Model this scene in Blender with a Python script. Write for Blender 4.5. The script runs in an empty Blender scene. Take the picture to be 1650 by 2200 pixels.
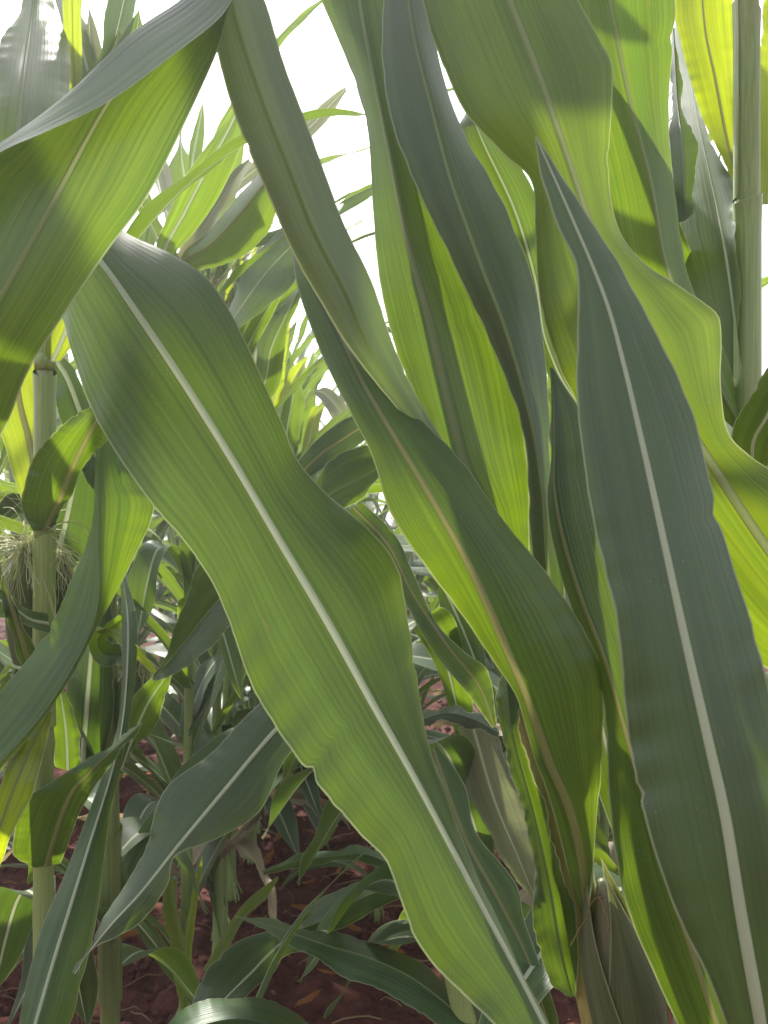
import bpy, math, random
import numpy as np
from mathutils import Vector, Matrix

# ------------------------------------------------------------------ camera, sky, sun, exposure
SC = bpy.context.scene
C = SC.collection
CAM_H = 1.2
F = 1694.0                                   # focal length in photograph pixels (1650 x 2200)
cam = bpy.data.cameras.new('camera')
cam.sensor_fit = 'VERTICAL'
cam.sensor_height = 36.0
cam.lens = 36.0 * F / 2200.0
cam.clip_start = 0.01
cam.clip_end = 2000
cam.dof.use_dof = True
cam.dof.focus_distance = 0.8
cam.dof.aperture_fstop = cam.lens / 1.9       # about 2 mm of real aperture
camo = bpy.data.objects.new('camera', cam)
C.objects.link(camo)
camo.location = (0, 0, CAM_H)
camo.rotation_euler = (math.radians(90), 0, 0)
SC.camera = camo

SUN_EL, SUN_AZ = 48.0, -17.0                   # degrees; azimuth measured from the view direction to the right
w = bpy.data.worlds.new('World')
SC.world = w
w.use_nodes = True
nt = w.node_tree
sky = nt.nodes.new('ShaderNodeTexSky')
sky.sky_type = 'NISHITA'
sky.sun_disc = False
sky.sun_elevation = math.radians(SUN_EL)
sky.sun_rotation = math.radians(SUN_AZ)
sky.air_density = 1.0
sky.dust_density = 2.0
sky.ozone_density = 1.0
bg = nt.nodes['Background']
bg.inputs['Strength'].default_value = 0.15
hs = nt.nodes.new('ShaderNodeHueSaturation')
hs.inputs['Saturation'].default_value = 0.3      # thin white haze over the whole sky
nt.links.new(sky.outputs[0], hs.inputs['Color'])
nt.links.new(hs.outputs[0], bg.inputs[0])
sl = bpy.data.lights.new('sun', 'SUN')
sl.energy = 3.9
sl.angle = math.radians(1.4)
sl.color = (1.0, 0.96, 0.88)
slo = bpy.data.objects.new('sun', sl)
C.objects.link(slo)
sd = Vector((math.sin(math.radians(SUN_AZ)) * math.cos(math.radians(SUN_EL)),
             math.cos(math.radians(SUN_AZ)) * math.cos(math.radians(SUN_EL)),
             math.sin(math.radians(SUN_EL))))
slo.rotation_euler = sd.to_track_quat('Z', 'Y').to_euler()
slo.location = (0, 0, 6)
SC.view_settings.view_transform = 'Standard'
SC.view_settings.look = 'None'
SC.view_settings.exposure = 1.38
SC.view_settings.gamma = 1.0
SC.render.engine = 'CYCLES'
SC.cycles.use_denoising = True
SC.cycles.max_bounces = 10
SC.cycles.transmission_bounces = 6
SC.cycles.diffuse_bounces = 6
SC.cycles.glossy_bounces = 3
SC.cycles.sample_clamp_indirect = 6.0

GLARE_HAZE = 0.015
rng = random.Random(11)

# ------------------------------------------------------------------ materials
class NG:
    def __init__(s, name):
        s.m = bpy.data.materials.new(name)
        s.m.use_nodes = True
        s.t = s.m.node_tree
        s.t.nodes.clear()
        s.out = s.t.nodes.new('ShaderNodeOutputMaterial')
    def n(s, typ, **kw):
        nd = s.t.nodes.new(typ)
        for k, v in kw.items():
            if k.startswith('i_'):
                key = k[2:]
                key = int(key) if key.isdigit() else key
                s.set(nd.inputs[key], v)
            else:
                setattr(nd, k, v)
        return nd
    def set(s, inp, v):
        if hasattr(v, 'is_linked') or isinstance(v, bpy.types.NodeSocket):
            s.t.links.new(v, inp)
        else:
            inp.default_value = v
    def math(s, op, a, b=0.0, c=None):
        nd = s.t.nodes.new('ShaderNodeMath'); nd.operation = op
        s.set(nd.inputs[0], a); s.set(nd.inputs[1], b)
        if c is not None: s.set(nd.inputs[2], c)
        return nd.outputs[0]
    def mix(s, f, a, b, mode='MIX'):
        nd = s.t.nodes.new('ShaderNodeMix'); nd.data_type = 'RGBA'; nd.blend_type = mode
        s.set(nd.inputs[0], f); s.set(nd.inputs[6], a); s.set(nd.inputs[7], b)
        return nd.outputs[2]
    def ramp(s, v, a, b):
        nd = s.t.nodes.new('ShaderNodeMapRange'); nd.interpolation_type = 'SMOOTHSTEP'
        s.set(nd.inputs[0], v); s.set(nd.inputs[1], a); s.set(nd.inputs[2], b)
        return nd.outputs[0]
    def xyz(s, x, y, z=0.0):
        nd = s.t.nodes.new('ShaderNodeCombineXYZ')
        for i, v in enumerate((x, y, z)): s.set(nd.inputs[i], v)
        return nd.outputs[0]
    def noise(s, vec, scale=1.0, detail=2.0, rough=0.5):
        nd = s.t.nodes.new('ShaderNodeTexNoise')
        s.t.links.new(vec, nd.inputs['Vector'])
        nd.inputs['Scale'].default_value = scale
        nd.inputs['Detail'].default_value = detail
        nd.inputs['Roughness'].default_value = rough
        return nd.outputs['Fac']

def c4(r, g, b): return (r, g, b, 1.0)

def leaf_material(name, ra, rb, ta, tb, rough=0.37, tfac=0.5, midrib=0.0, spec=0.7, dry=0.0):
    """Maize blade: waxy front, strong transmission, long parallel veins that follow the blade, pale margin."""
    g = NG(name)
    uv = g.n('ShaderNodeUVMap', uv_map='blade').outputs[0]
    ds = g.n('ShaderNodeUVMap', uv_map='dist').outputs[0]
    s1 = g.n('ShaderNodeSeparateXYZ', i_0=uv)
    s2 = g.n('ShaderNodeSeparateXYZ', i_0=ds)
    u, v = s1.outputs[0], s1.outputs[1]
    e, m = s2.outputs[0], s2.outputs[1]
    rnd = g.n('ShaderNodeObjectInfo').outputs['Random']
    r10 = g.math('MULTIPLY', rnd, 37.0)
    fine = g.noise(g.xyz(g.math('MULTIPLY', u, 95.0), g.math('MULTIPLY', v, 3.0), r10), 1.0, 3.0, 0.6)
    mid = g.noise(g.xyz(g.math('MULTIPLY', u, 34.0), g.math('MULTIPLY', v, 1.6), g.math('ADD', r10, 5.0)), 1.0, 2.0, 0.55)
    wide = g.noise(g.xyz(g.math('MULTIPLY', u, 5.0), g.math('MULTIPLY', v, 5.0), g.math('ADD', r10, 9.0)), 1.0, 3.0, 0.5)
    # parallel secondary veins, a few millimetres apart, slightly wandering
    ph = g.math('ADD', g.math('MULTIPLY', u, 150.0), g.math('MULTIPLY', mid, 7.0))
    vein = g.math('MULTIPLY_ADD', g.math('SINE', ph), 0.5, 0.5)
    st = g.math('ADD', g.math('MULTIPLY', fine, 0.34), g.math('ADD', g.math('MULTIPLY', mid, 0.52), g.math('MULTIPLY', vein, 0.06)))
    st = g.ramp(st, 0.24, 0.72)
    wd = g.ramp(wide, 0.3, 0.7)
    refl = g.mix(st, c4(*ra), c4(*rb))
    tran = g.mix(st, c4(*ta), c4(*tb))
    val = g.math('MULTIPLY_ADD', wd, 0.35, 0.82)
    val = g.math('MULTIPLY', val, g.math('MULTIPLY_ADD', rnd, 0.3, 0.85))
    refl = g.mix(1.0, refl, g.n('ShaderNodeCombineColor', i_0=val, i_1=val, i_2=val).outputs[0], 'MULTIPLY')
    tran = g.mix(1.0, tran, g.n('ShaderNodeCombineColor', i_0=val, i_1=val, i_2=val).outputs[0], 'MULTIPLY')
    # rusty flecks and short chewed streaks
    fl = g.noise(g.xyz(g.math('MULTIPLY', u, 26.0), g.math('MULTIPLY', v, 22.0), g.math('ADD', r10, 2.0)), 1.0, 4.0, 0.62)
    flm = g.math('MULTIPLY', g.ramp(fl, 0.675, 0.77), 0.65 + dry)
    refl = g.mix(flm, refl, c4(0.24, 0.15, 0.06))
    tran = g.mix(flm, tran, c4(0.35, 0.2, 0.05))
    # pollen and dust specks
    oc = g.n('ShaderNodeTexCoord').outputs['Object']
    sp = g.math('MULTIPLY', g.math('MULTIPLY', g.ramp(g.noise(oc, 620.0, 1.0), 0.735, 0.775), g.ramp(g.noise(oc, 14.0, 2.0), 0.45, 0.65)), 0.7)
    refl = g.mix(sp, refl, c4(0.5, 0.48, 0.36))
    # pale, slightly thick margin
    em = g.math('SUBTRACT', 1.0, g.ramp(e, 0.0004, 0.0016))
    refl = g.mix(g.math('MULTIPLY', em, 0.6), refl, c4(0.42, 0.46, 0.28))
    tran = g.mix(g.math('MULTIPLY', em, 0.45), tran, c4(0.5, 0.5, 0.25))
    if midrib > 0:
        mm = g.math('SUBTRACT', 1.0, g.ramp(m, 0.0012, 0.0032))
        refl = g.mix(g.math('MULTIPLY', mm, midrib), refl, c4(0.42, 0.46, 0.3))
        tran = g.mix(g.math('MULTIPLY', mm, midrib), tran, c4(0.42, 0.36, 0.12))
    bh = g.math('ADD', g.math('MULTIPLY', fine, 0.3), g.math('ADD', g.math('MULTIPLY', mid, 0.7), g.math('MULTIPLY', vein, 0.18)))
    vf = g.math('SINE', g.math('ADD', g.math('MULTIPLY', u, 430.0), g.math('MULTIPLY', mid, 9.0)))
    bh = g.math('MULTIPLY_ADD', vf, 0.05, bh)
    bump = g.n('ShaderNodeBump', i_Strength=0.3, i_Distance=0.002, i_Height=bh)
    rg = g.math('MULTIPLY_ADD', wide, 0.16, rough - 0.08)
    p = g.n('ShaderNodeBsdfPrincipled')
    g.set(p.inputs['Base Color'], refl)
    g.set(p.inputs['Roughness'], rg)
    g.set(p.inputs['Specular IOR Level'], spec)
    g.set(p.inputs['Normal'], bump.outputs[0])
    p.inputs['Sheen Weight'].default_value = 0.12
    p.inputs['Sheen Roughness'].default_value = 0.5
    t = g.n('ShaderNodeBsdfTranslucent')
    g.set(t.inputs['Color'], tran)
    g.set(t.inputs['Normal'], bump.outputs[0])
    mx = g.n('ShaderNodeMixShader', i_0=tfac)
    g.t.links.new(p.outputs[0], mx.inputs[1])
    g.t.links.new(t.outputs[0], mx.inputs[2])
    g.t.links.new(mx.outputs[0], g.out.inputs[0])
    return g.m

RA, RB = (0.036, 0.085, 0.026), (0.060, 0.130, 0.036)
TA, TB = (0.090, 0.172, 0.006), (0.208, 0.288, 0.006)
M_LEAF = leaf_material('maize_blade', RA, RB, TA, TB)
M_STRAP = leaf_material('grey_sheen_blade', (0.085, 0.110, 0.078), (0.115, 0.145, 0.10), (0.09, 0.15, 0.02), (0.14, 0.20, 0.03), tfac=0.42)  # pale grey base colour paints in the sky sheen
M_WAVY = leaf_material('sunlit_tint_blade', RA, RB, (0.135, 0.225, 0.005), (0.28, 0.36, 0.006), tfac=0.5)  # lit copy of the blade, sunlight put into its transmission colour
M_LEAFBG = leaf_material('maize_blade_with_pale_rib', RA, RB, TA, TB, midrib=0.9)
M_SUNLIT = leaf_material('sunlit_yellow_blade', (0.08, 0.15, 0.02), (0.12, 0.20, 0.03), (0.28, 0.37, 0.004), (0.48, 0.54, 0.006), tfac=0.55)  # yellow transmission colour paints in sun shining through
M_SHADED = leaf_material('shaded_grey_blade', (0.044, 0.076, 0.034), (0.068, 0.106, 0.044), (0.07, 0.13, 0.008), (0.11, 0.19, 0.010), tfac=0.38, rough=0.4)  # greyer, dimmer copy; shade and sky sheen put into its colour
M_DRY = leaf_material('dry_maize_blade', (0.30, 0.23, 0.15), (0.46, 0.38, 0.27), (0.38, 0.26, 0.12), (0.5, 0.38, 0.2), tfac=0.35, rough=0.6, dry=0.2)

def rib_material(name, refl, tran, tfac=0.3, rough=0.45):
    g = NG(name)
    co = g.n('ShaderNodeTexCoord').outputs['Object']
    sx = g.n('ShaderNodeSeparateXYZ', i_0=g.n('ShaderNodeUVMap', uv_map='blade').outputs[0])
    gr = g.noise(g.xyz(g.math('MULTIPLY', sx.outputs[0], 9.0), g.math('MULTIPLY', sx.outputs[1], 7.0)), 1.0, 3.0)
    nz = g.math('ADD', g.math('MULTIPLY', g.noise(co, 60.0, 3.0), 0.6), g.math('MULTIPLY', gr, 1.1))
    r = g.mix(g.math('MULTIPLY', nz, 0.5), c4(*refl), c4(refl[0]*0.7, refl[1]*0.75, refl[2]*0.6))
    p = g.n('ShaderNodeBsdfPrincipled')
    g.set(p.inputs['Base Color'], r)
    p.inputs['Roughness'].default_value = rough
    g.set(p.inputs['Normal'], g.n('ShaderNodeBump', i_Strength=0.5, i_Distance=0.0015, i_Height=gr).outputs[0])
    t = g.n('ShaderNodeBsdfTranslucent')
    g.set(t.inputs['Color'], g.mix(g.math('MULTIPLY', nz, 0.6), c4(*tran), c4(tran[0]*0.5, tran[1]*0.6, tran[2]*0.5)))
    mx = g.n('ShaderNodeMixShader', i_0=tfac)
    g.t.links.new(p.outputs[0], mx.inputs[1]); g.t.links.new(t.outputs[0], mx.inputs[2])
    g.t.links.new(mx.outputs[0], g.out.inputs[0])
    return g.m
M_RIB = rib_material('pale_midrib', (0.50, 0.54, 0.40), (0.5, 0.52, 0.3))
M_RIBY = rib_material('straw_midrib', (0.24, 0.25, 0.11), (0.30, 0.27, 0.08), 0.4)
M_RIBG = rib_material('green_midrib', (0.20, 0.26, 0.11), (0.27, 0.29, 0.10), 0.35)

def stalk_material(name, a, b, node=(0.33, 0.30, 0.12)):
    g = NG(name)
    co = g.n('ShaderNodeTexCoord').outputs['Object']
    sp = g.n('ShaderNodeSeparateXYZ', i_0=co)
    st = g.noise(g.xyz(g.math('MULTIPLY', sp.outputs[0], 420.0), g.math('MULTIPLY', sp.outputs[1], 420.0), g.math('MULTIPLY', sp.outputs[2], 5.0)), 1.0, 3.0)
    bl = g.noise(co, 9.0, 3.0)
    col = g.mix(g.ramp(st, 0.3, 0.7), c4(*a), c4(*b))
    col = g.mix(g.math('MULTIPLY', g.ramp(bl, 0.55, 0.75), 0.5), col, c4(*node))
    p = g.n('ShaderNodeBsdfPrincipled')
    g.set(p.inputs['Base Color'], col)
    p.inputs['Roughness'].default_value = 0.42
    p.inputs['Subsurface Weight'].default_value = 0.25
    p.inputs['Subsurface Radius'].default_value = (0.008, 0.008, 0.002)
    p.inputs['Subsurface Scale'].default_value = 1.0
    g.set(p.inputs['Normal'], g.n('ShaderNodeBump', i_Strength=0.3, i_Distance=0.001, i_Height=st).outputs[0])
    g.t.links.new(p.outputs[0], g.out.inputs[0])
    return g.m
M_STALK = stalk_material('green_stalk', (0.20, 0.27, 0.09), (0.28, 0.33, 0.12))
M_STALKY = stalk_material('yellow_stalk', (0.24, 0.22, 0.06), (0.31, 0.27, 0.09), (0.16, 0.13, 0.05))
M_STALKG = stalk_material('dull_green_stalk', (0.12, 0.16, 0.05), (0.19, 0.22, 0.08), (0.2, 0.17, 0.07))
M_COLLAR = rib_material('yellow_collar', (0.36, 0.37, 0.15), (0.45, 0.42, 0.1), 0.4)
M_SILK = rib_material('pale_silk', (0.80, 0.79, 0.52), (0.8, 0.75, 0.4), 0.5)
M_SILKB = rib_material('brown_silk', (0.36, 0.24, 0.12), (0.4, 0.25, 0.1), 0.3)
M_HUSK = stalk_material('husk', (0.20, 0.28, 0.075), (0.30, 0.36, 0.12), (0.34, 0.31, 0.14))
M_HUSKD = stalk_material('dry_husk', (0.13, 0.13, 0.065), (0.2, 0.19, 0.11), (0.16, 0.13, 0.07))
M_HUSKL = leaf_material('dull_husk_leaf', (0.085, 0.115, 0.04), (0.17, 0.185, 0.08), (0.12, 0.14, 0.02), (0.22, 0.22, 0.05), tfac=0.4, rough=0.55, dry=0.2)
M_PALE = leaf_material('pale_grey_blade', (0.12, 0.13, 0.10), (0.24, 0.24, 0.20), (0.16, 0.19, 0.06), (0.28, 0.30, 0.12), tfac=0.4, rough=0.36)
M_HUSKG = leaf_material('green_husk_leaf', (0.10, 0.15, 0.05), (0.17, 0.22, 0.085), (0.18, 0.24, 0.03), (0.3, 0.36, 0.06), tfac=0.4, rough=0.5)
M_TASSEL = rib_material('tassel', (0.42, 0.36, 0.18), (0.5, 0.4, 0.18), 0.3)

def soil_material():
    g = NG('red_soil')
    co = g.n('ShaderNodeTexCoord').outputs['Object']
    a = g.noise(co, 3.0, 6.0, 0.6)
    b = g.noise(co, 45.0, 6.0, 0.65)
    col = g.mix(g.ramp(b, 0.3, 0.7), c4(0.055, 0.016, 0.013), c4(0.135, 0.044, 0.032))
    col = g.mix(g.math('MULTIPLY', g.ramp(a, 0.4, 0.7), 0.5), col, c4(0.085, 0.034, 0.028))
    p = g.n('ShaderNodeBsdfPrincipled')
    g.set(p.inputs['Base Color'], col)
    p.inputs['Roughness'].default_value = 0.92
    p.inputs['Specular IOR Level'].default_value = 0.2
    h = g.math('ADD', g.math('MULTIPLY', b, 0.6), a)
    g.set(p.inputs['Normal'], g.n('ShaderNodeBump', i_Strength=0.9, i_Distance=0.02, i_Height=h).outputs[0])
    g.t.links.new(p.outputs[0], g.out.inputs[0])
    return g.m
M_SOIL = soil_material()
M_STRAW = rib_material('straw_litter', (0.36, 0.25, 0.14), (0.3, 0.18, 0.08), 0.2, 0.8)
M_RUST = rib_material('rust_litter', (0.34, 0.12, 0.03), (0.5, 0.2, 0.03), 0.3, 0.7)

# ------------------------------------------------------------------ geometry helpers
def P(px, py, d):
    """photograph direction (px, py) taken at d metres in front of the lens -> a point of the field"""
    return np.array(((px - 825.0) / F * d, d, CAM_H - (py - 1100.0) / F * d))

def spline(pts, n, per=24):
    """Catmull-Rom through pts, resampled evenly by arc length to n points; also returns the knots' arc fractions"""
    p = np.asarray(pts, float)
    if len(p) == 2:
        t = np.linspace(0, 1, n)[:, None]
        return p[0] * (1 - t) + p[1] * t
    q = np.vstack([2 * p[0] - p[1], p, 2 * p[-1] - p[-2]])
    out = []
    for i in range(1, len(q) - 2):
        p0, p1, p2, p3 = q[i - 1], q[i], q[i + 1], q[i + 2]
        for k in range(per):
            t = k / per
            out.append(0.5 * (2 * p1 + (p2 - p0) * t + (2 * p0 - 5 * p1 + 4 * p2 - p3) * t * t + (3 * p1 - p0 - 3 * p2 + p3) * t ** 3))
    out.append(p[-1])
    out = np.array(out)
    s = np.concatenate([[0], np.cumsum(np.linalg.norm(np.diff(out, axis=0), axis=1))])
    s /= s[-1]
    tt = np.linspace(0, 1, n)
    return np.stack([np.interp(tt, s, out[:, k]) for k in range(p.shape[1])], 1)

def along(vals, n):
    if np.isscalar(vals): return np.full(n, float(vals))
    v = np.asarray(vals, float)
    if len(v) == 1: return np.full(n, v[0])
    x = np.linspace(0, 1, len(v)); t = np.linspace(0, 1, n)
    y = np.interp(t, x, v)
    k = max(1, n // (len(v) * 2))
    yp = np.concatenate([np.full(k, y[0]), y, np.full(k, y[-1])])
    return np.convolve(yp, np.ones(2 * k + 1) / (2 * k + 1), 'valid')

def grid_mesh(name, G, us, mat, mid_col=None, slot=()):
    """G: (rows, cols, 3); us: -1..1 per column.  Writes blade + distance UVs."""
    nr, nc = G.shape[:2]
    verts = G.reshape(-1, 3)
    me = bpy.data.meshes.new(name)
    faces = [(r * nc + c, r * nc + c + 1, (r + 1) * nc + c + 1, (r + 1) * nc + c) for r in range(nr - 1) for c in range(nc - 1) if c not in slot]
    me.from_pydata(verts.tolist(), [], faces)
    mid = nc // 2 if mid_col is None else mid_col
    vlen = np.concatenate([[0], np.cumsum(np.linalg.norm(np.diff(G[:, mid], axis=0), axis=1))])
    seg = np.linalg.norm(np.diff(G, axis=1), axis=2)
    cum = np.concatenate([np.zeros((nr, 1)), np.cumsum(seg, axis=1)], 1)
    e = np.minimum(cum, cum[:, -1:] - cum)
    m = np.abs(cum - cum[:, mid:mid + 1])
    uvb = np.stack([np.tile((np.asarray(us) + 1) / 2, (nr, 1)), np.tile(vlen[:, None], (1, nc))], 2).reshape(-1, 2)
    uvd = np.stack([e, m], 2).reshape(-1, 2)
    li = np.zeros(len(me.loops), dtype=np.int32)
    me.loops.foreach_get('vertex_index', li)
    for nm, arr in (('blade', uvb), ('dist', uvd)):
        l = me.uv_layers.new(name=nm)
        l.data.foreach_set('uv', arr[li].astype(np.float32).ravel())
    me.polygons.foreach_set('use_smooth', [True] * len(me.polygons))
    me.materials.append(mat)
    me.update()
    return me

def tube_arrays(path, rad, sides=10, flat=1.0, nrm=None, cap=True):
    """tube along path (n,3), radius per point; flat squeezes along nrm."""
    path = np.asarray(path, float); n = len(path)
    rad = np.broadcast_to(np.asarray(rad, float), (n,))
    tg = np.gradient(path, axis=0); tg /= np.linalg.norm(tg, axis=1)[:, None] + 1e-12
    if nrm is None:
        a = np.array([1.0, 0.02, 0.0]) if abs(tg[0][0]) < 0.9 else np.array([0, 1.0, 0])
        N = np.zeros_like(path); cur = a
        for i in range(n):
            cur = cur - tg[i] * np.dot(cur, tg[i]); cur = cur / (np.linalg.norm(cur) + 1e-12); N[i] = cur
    else:
        N = np.asarray(nrm, float); N = N - tg * (N * tg).sum(1)[:, None]; N /= np.linalg.norm(N, axis=1)[:, None] + 1e-12
    B = np.cross(tg, N)
    an = np.linspace(0, 2 * math.pi, sides, endpoint=False)
    V = path[:, None] + rad[:, None, None] * (np.cos(an)[None, :, None] * B[:, None] + flat * np.sin(an)[None, :, None] * N[:, None])
    faces = [(r * sides + k, r * sides + (k + 1) % sides, (r + 1) * sides + (k + 1) % sides, (r + 1) * sides + k) for r in range(n - 1) for k in range(sides)]
    if cap:
        faces.append(tuple(range(sides - 1, -1, -1)))
        faces.append(tuple((n - 1) * sides + k for k in range(sides)))
    return V.reshape(-1, 3), faces

def rib_strip(A, B, N, rise, mat, nc=9):
    """pale rib as an arched sheet that bridges the slot between the two halves of a blade (A, B: its two edges)"""
    k = np.linspace(-0.08, 1.08, nc)
    wd = np.linalg.norm(B - A, axis=1)
    G = np.stack([A * (1 - q) + B * q + N * (wd * rise * 4 * q * (1 - q) + wd * 0.06)[:, None] for q in k], 1)
    return grid_mesh('midrib', G, np.linspace(-1, 1, nc), mat)

class MB:
    def __init__(s): s.v = []; s.f = []; s.n = 0
    def add(s, V, Fc):
        s.v.extend(np.asarray(V).tolist()); s.f.extend([tuple(i + s.n for i in f) for f in Fc]); s.n += len(V)
    def tube(s, *a, **k): s.add(*tube_arrays(*a, **k))
    def mesh(s, name, mat):
        me = bpy.data.meshes.new(name); me.from_pydata(s.v, [], s.f)
        me.polygons.foreach_set('use_smooth', [True] * len(me.polygons))
        me.materials.append(mat); me.update(); return me

def obj(name, me, parent=None):
    o = bpy.data.objects.new(name, me); C.objects.link(o)
    if parent is not None: o.parent = parent
    return o

def plant(label, loc=(0, 0, 0), group='maize plants standing in the field'):
    o = bpy.data.objects.new('maize_plant', None); C.objects.link(o)
    o.empty_display_size = 0.05
    o.location = loc
    o['label'] = label; o['category'] = 'maize plant'; o['group'] = group
    return o

def local(parent, pts):
    return np.asarray(pts) - np.array(parent.location)

SEED = [0]
def hero_leaf(pl, L, M, R, d, tl=0.0, tr=0.0, bulge=0.05, rib=(3.0, 1.0), mat=None, ribmat=None, n=130, half=11, wav=0.0025,
              label=None, name='leaf', parent=None, extra=None):
    """A blade from its left margin L, midrib M and right margin R (photograph directions, base first), with its distance d
    along the midrib and the margins' distance offsets tl / tr.  rib: half-widths in mm at base and tip."""
    mat = mat or M_LEAF; ribmat = ribmat or M_RIB
    SEED[0] += 1
    r = np.random.RandomState(SEED[0])
    L, M, R = [list(map(lambda q: np.array(q, float), c)) for c in (L, M, R)]
    fr = 1.0
    wpx = np.linalg.norm(L[-1] - R[-1])
    if wpx > 18:                                           # the blade runs on past the last traced point and tapers to its tip
        len0 = sum(np.linalg.norm(M[i + 1] - M[i]) for i in range(len(M) - 1))
        dv = M[-1] - M[-2]; dv /= np.linalg.norm(dv)
        for q, wk in ((.9, .8), (1.7, .45), (2.3, .0)):
            mp = M[-1 if q < 1 else -1]
            c0 = M0 + dv * wpx * q if q > .9 else M[-1] + dv * wpx * q
            if q == .9: M0, L0, R0 = M[-1], L[-1], R[-1]
            M.append(c0); L.append(c0 + (L0 - M0) * wk); R.append(c0 + (R0 - M0) * wk)
        fr = len0 / (len0 + 2.3 * wpx)
    Lp, Mp, Rp = spline(L, n), spline(M, n), spline(R, n)
    tq = np.clip(np.linspace(0, 1, n) / fr, 0, 1); t1_ = np.linspace(0, 1, n)
    ev = lambda v: np.interp(tq, t1_, along(v, n))
    dm = ev(d); dl = dm + ev(tl); dr = dm + ev(tr)
    def un(p, dd): return np.stack([(p[:, 0] - 825) / F * dd, dd, CAM_H - (p[:, 1] - 1100) / F * dd], 1)
    A, B, D = un(Lp, dl), un(Mp, dm), un(Rp, dr)
    B0 = local(pl, B); A = local(pl, A); D = local(pl, D)
    tg = np.gradient(B0, axis=0); tg /= np.linalg.norm(tg, axis=1)[:, None] + 1e-12
    ac = D - A
    N = np.cross(tg, ac); N /= np.linalg.norm(N, axis=1)[:, None] + 1e-12
    if np.mean(N[:, 1]) > 0: N = -N                        # towards the lens side
    rw = (rib[0] + (rib[1] - rib[0]) * tq) / 1000.0 if rib else np.zeros(n)
    if rib and fr < 1: rw = np.where(t1_ > fr, rw * np.clip((1 - t1_) / (1 - fr), .15, 1), rw)
    cols = []; us = []
    vv = np.linspace(0, 1, n)
    bl = along(bulge, n)
    for side, E in ((-1, A), (1, D)):
        nick = 0.012 * np.abs(np.convolve(r.normal(0, 1, n + 4), np.ones(3) / 3, 'valid')[:n]) * 0.6
        for q in range(r.poisson(2.0)):
            c0 = r.uniform(.1, .95); nick += r.uniform(.03, .09) * np.exp(-((vv - c0) * n / r.uniform(.8, 1.6)) ** 2)
        E = E + (B0 - E) * np.clip(nick, 0, .2)[:, None]
        hw = np.linalg.norm(E - B0, axis=1)
        f1, f2 = r.uniform(9, 14), r.uniform(17, 27); p1, p2 = r.uniform(0, 6.28, 2)
        ruff = wav * (np.sin(vv * f1 * 1.7 + p1) + 0.55 * np.sin(vv * f2 * 1.7 + p2) + 0.22 * np.sin(vv * f2 * 6.1 + p1 * 2) + 0.15 * np.sin(vv * f1 * 13 + p2 * 3))
        cc = []
        k0 = np.minimum(rw / (hw + 1e-6), 0.45)
        t = np.linspace(0, 1, half + 1)
        for q in t:
            k = k0 + (1 - k0) * q
            base = B0 * (1 - k)[:, None] + E * k[:, None]
            off = bl * hw * 4 * k * (1 - k) * 0.5 + ruff * k ** 2
            cc.append(base + N * off[:, None])
        if side < 0: cols += cc[::-1]; us += [-x for x in t[::-1]]
        else: cols += cc; us += list(t)
    G = np.stack(cols, 1)
    o = obj(name, grid_mesh(name, G, us, mat, half, (half,) if rib else ()), parent or pl)
    if label: o['label'] = label
    if rib:
        obj('midrib', rib_strip(G[:, half], G[:, half + 1], N, 0.30, ribmat), o)
    return o

def multi_leaf(pl, cols, ds, us, n=130, per=9, mat=None, ribcol=None, rib=(3, 1), ribmat=None, name='leaf', label=None, parent=None):
    """A blade that rolls over: any number of lengthwise lines across it, smoothly joined."""
    mat = mat or M_LEAF
    A = []
    for p, d in zip(cols, ds):
        q = spline(p, n); dd = along(d, n)
        A.append(local(pl, np.stack([(q[:, 0] - 825) / F * dd, dd, CAM_H - (q[:, 1] - 1100) / F * dd], 1)))
    A = np.stack(A, 1)                                    # n, K, 3
    K = A.shape[1]
    Q = np.concatenate([2 * A[:, :1] - A[:, 1:2], A, 2 * A[:, -1:] - A[:, -2:-1]], 1)
    out = []; uo = []
    for i in range(1, K):
        p0, p1, p2, p3 = Q[:, i - 1], Q[:, i], Q[:, i + 1], Q[:, i + 2]
        k0 = 0.035
        tl_ = [k / per for k in range(per)]
        if ribcol is not None and i == ribcol: tl_ = [k / per * (1 - k0) for k in range(per)] + [1 - k0]
        if ribcol is not None and i - 1 == ribcol: tl_ = [k0 + (1 - k0) * k / per for k in range(per)]
        if ribcol is not None and i == ribcol: mc = len(out) + per
        for t in tl_:
            out.append(0.5 * (2 * p1 + (p2 - p0) * t + (2 * p0 - 5 * p1 + 4 * p2 - p3) * t * t + (3 * p1 - p0 - 3 * p2 + p3) * t ** 3))
            uo.append(us[i - 1] * (1 - t) + us[i] * t)
    out.append(A[:, -1]); uo.append(us[-1])
    G = np.stack(out, 1)
    if ribcol is None: mc = G.shape[1] // 2
    o = obj(name, grid_mesh(name, G, uo, mat, mc, (mc,) if ribcol is not None else ()), parent or pl)
    if label: o['label'] = label
    if ribcol is not None and rib:
        tg = np.gradient(G[:, mc], axis=0); ac = G[:, mc + 1] - G[:, mc]
        N = np.cross(tg, ac); N /= np.linalg.norm(N, axis=1)[:, None] + 1e-12
        if np.mean(N[:, 1]) > 0: N = -N
        obj('midrib', rib_strip(G[:, mc], G[:, mc + 1], N, 0.30, ribmat or M_RIB), o)
    return o

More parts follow.
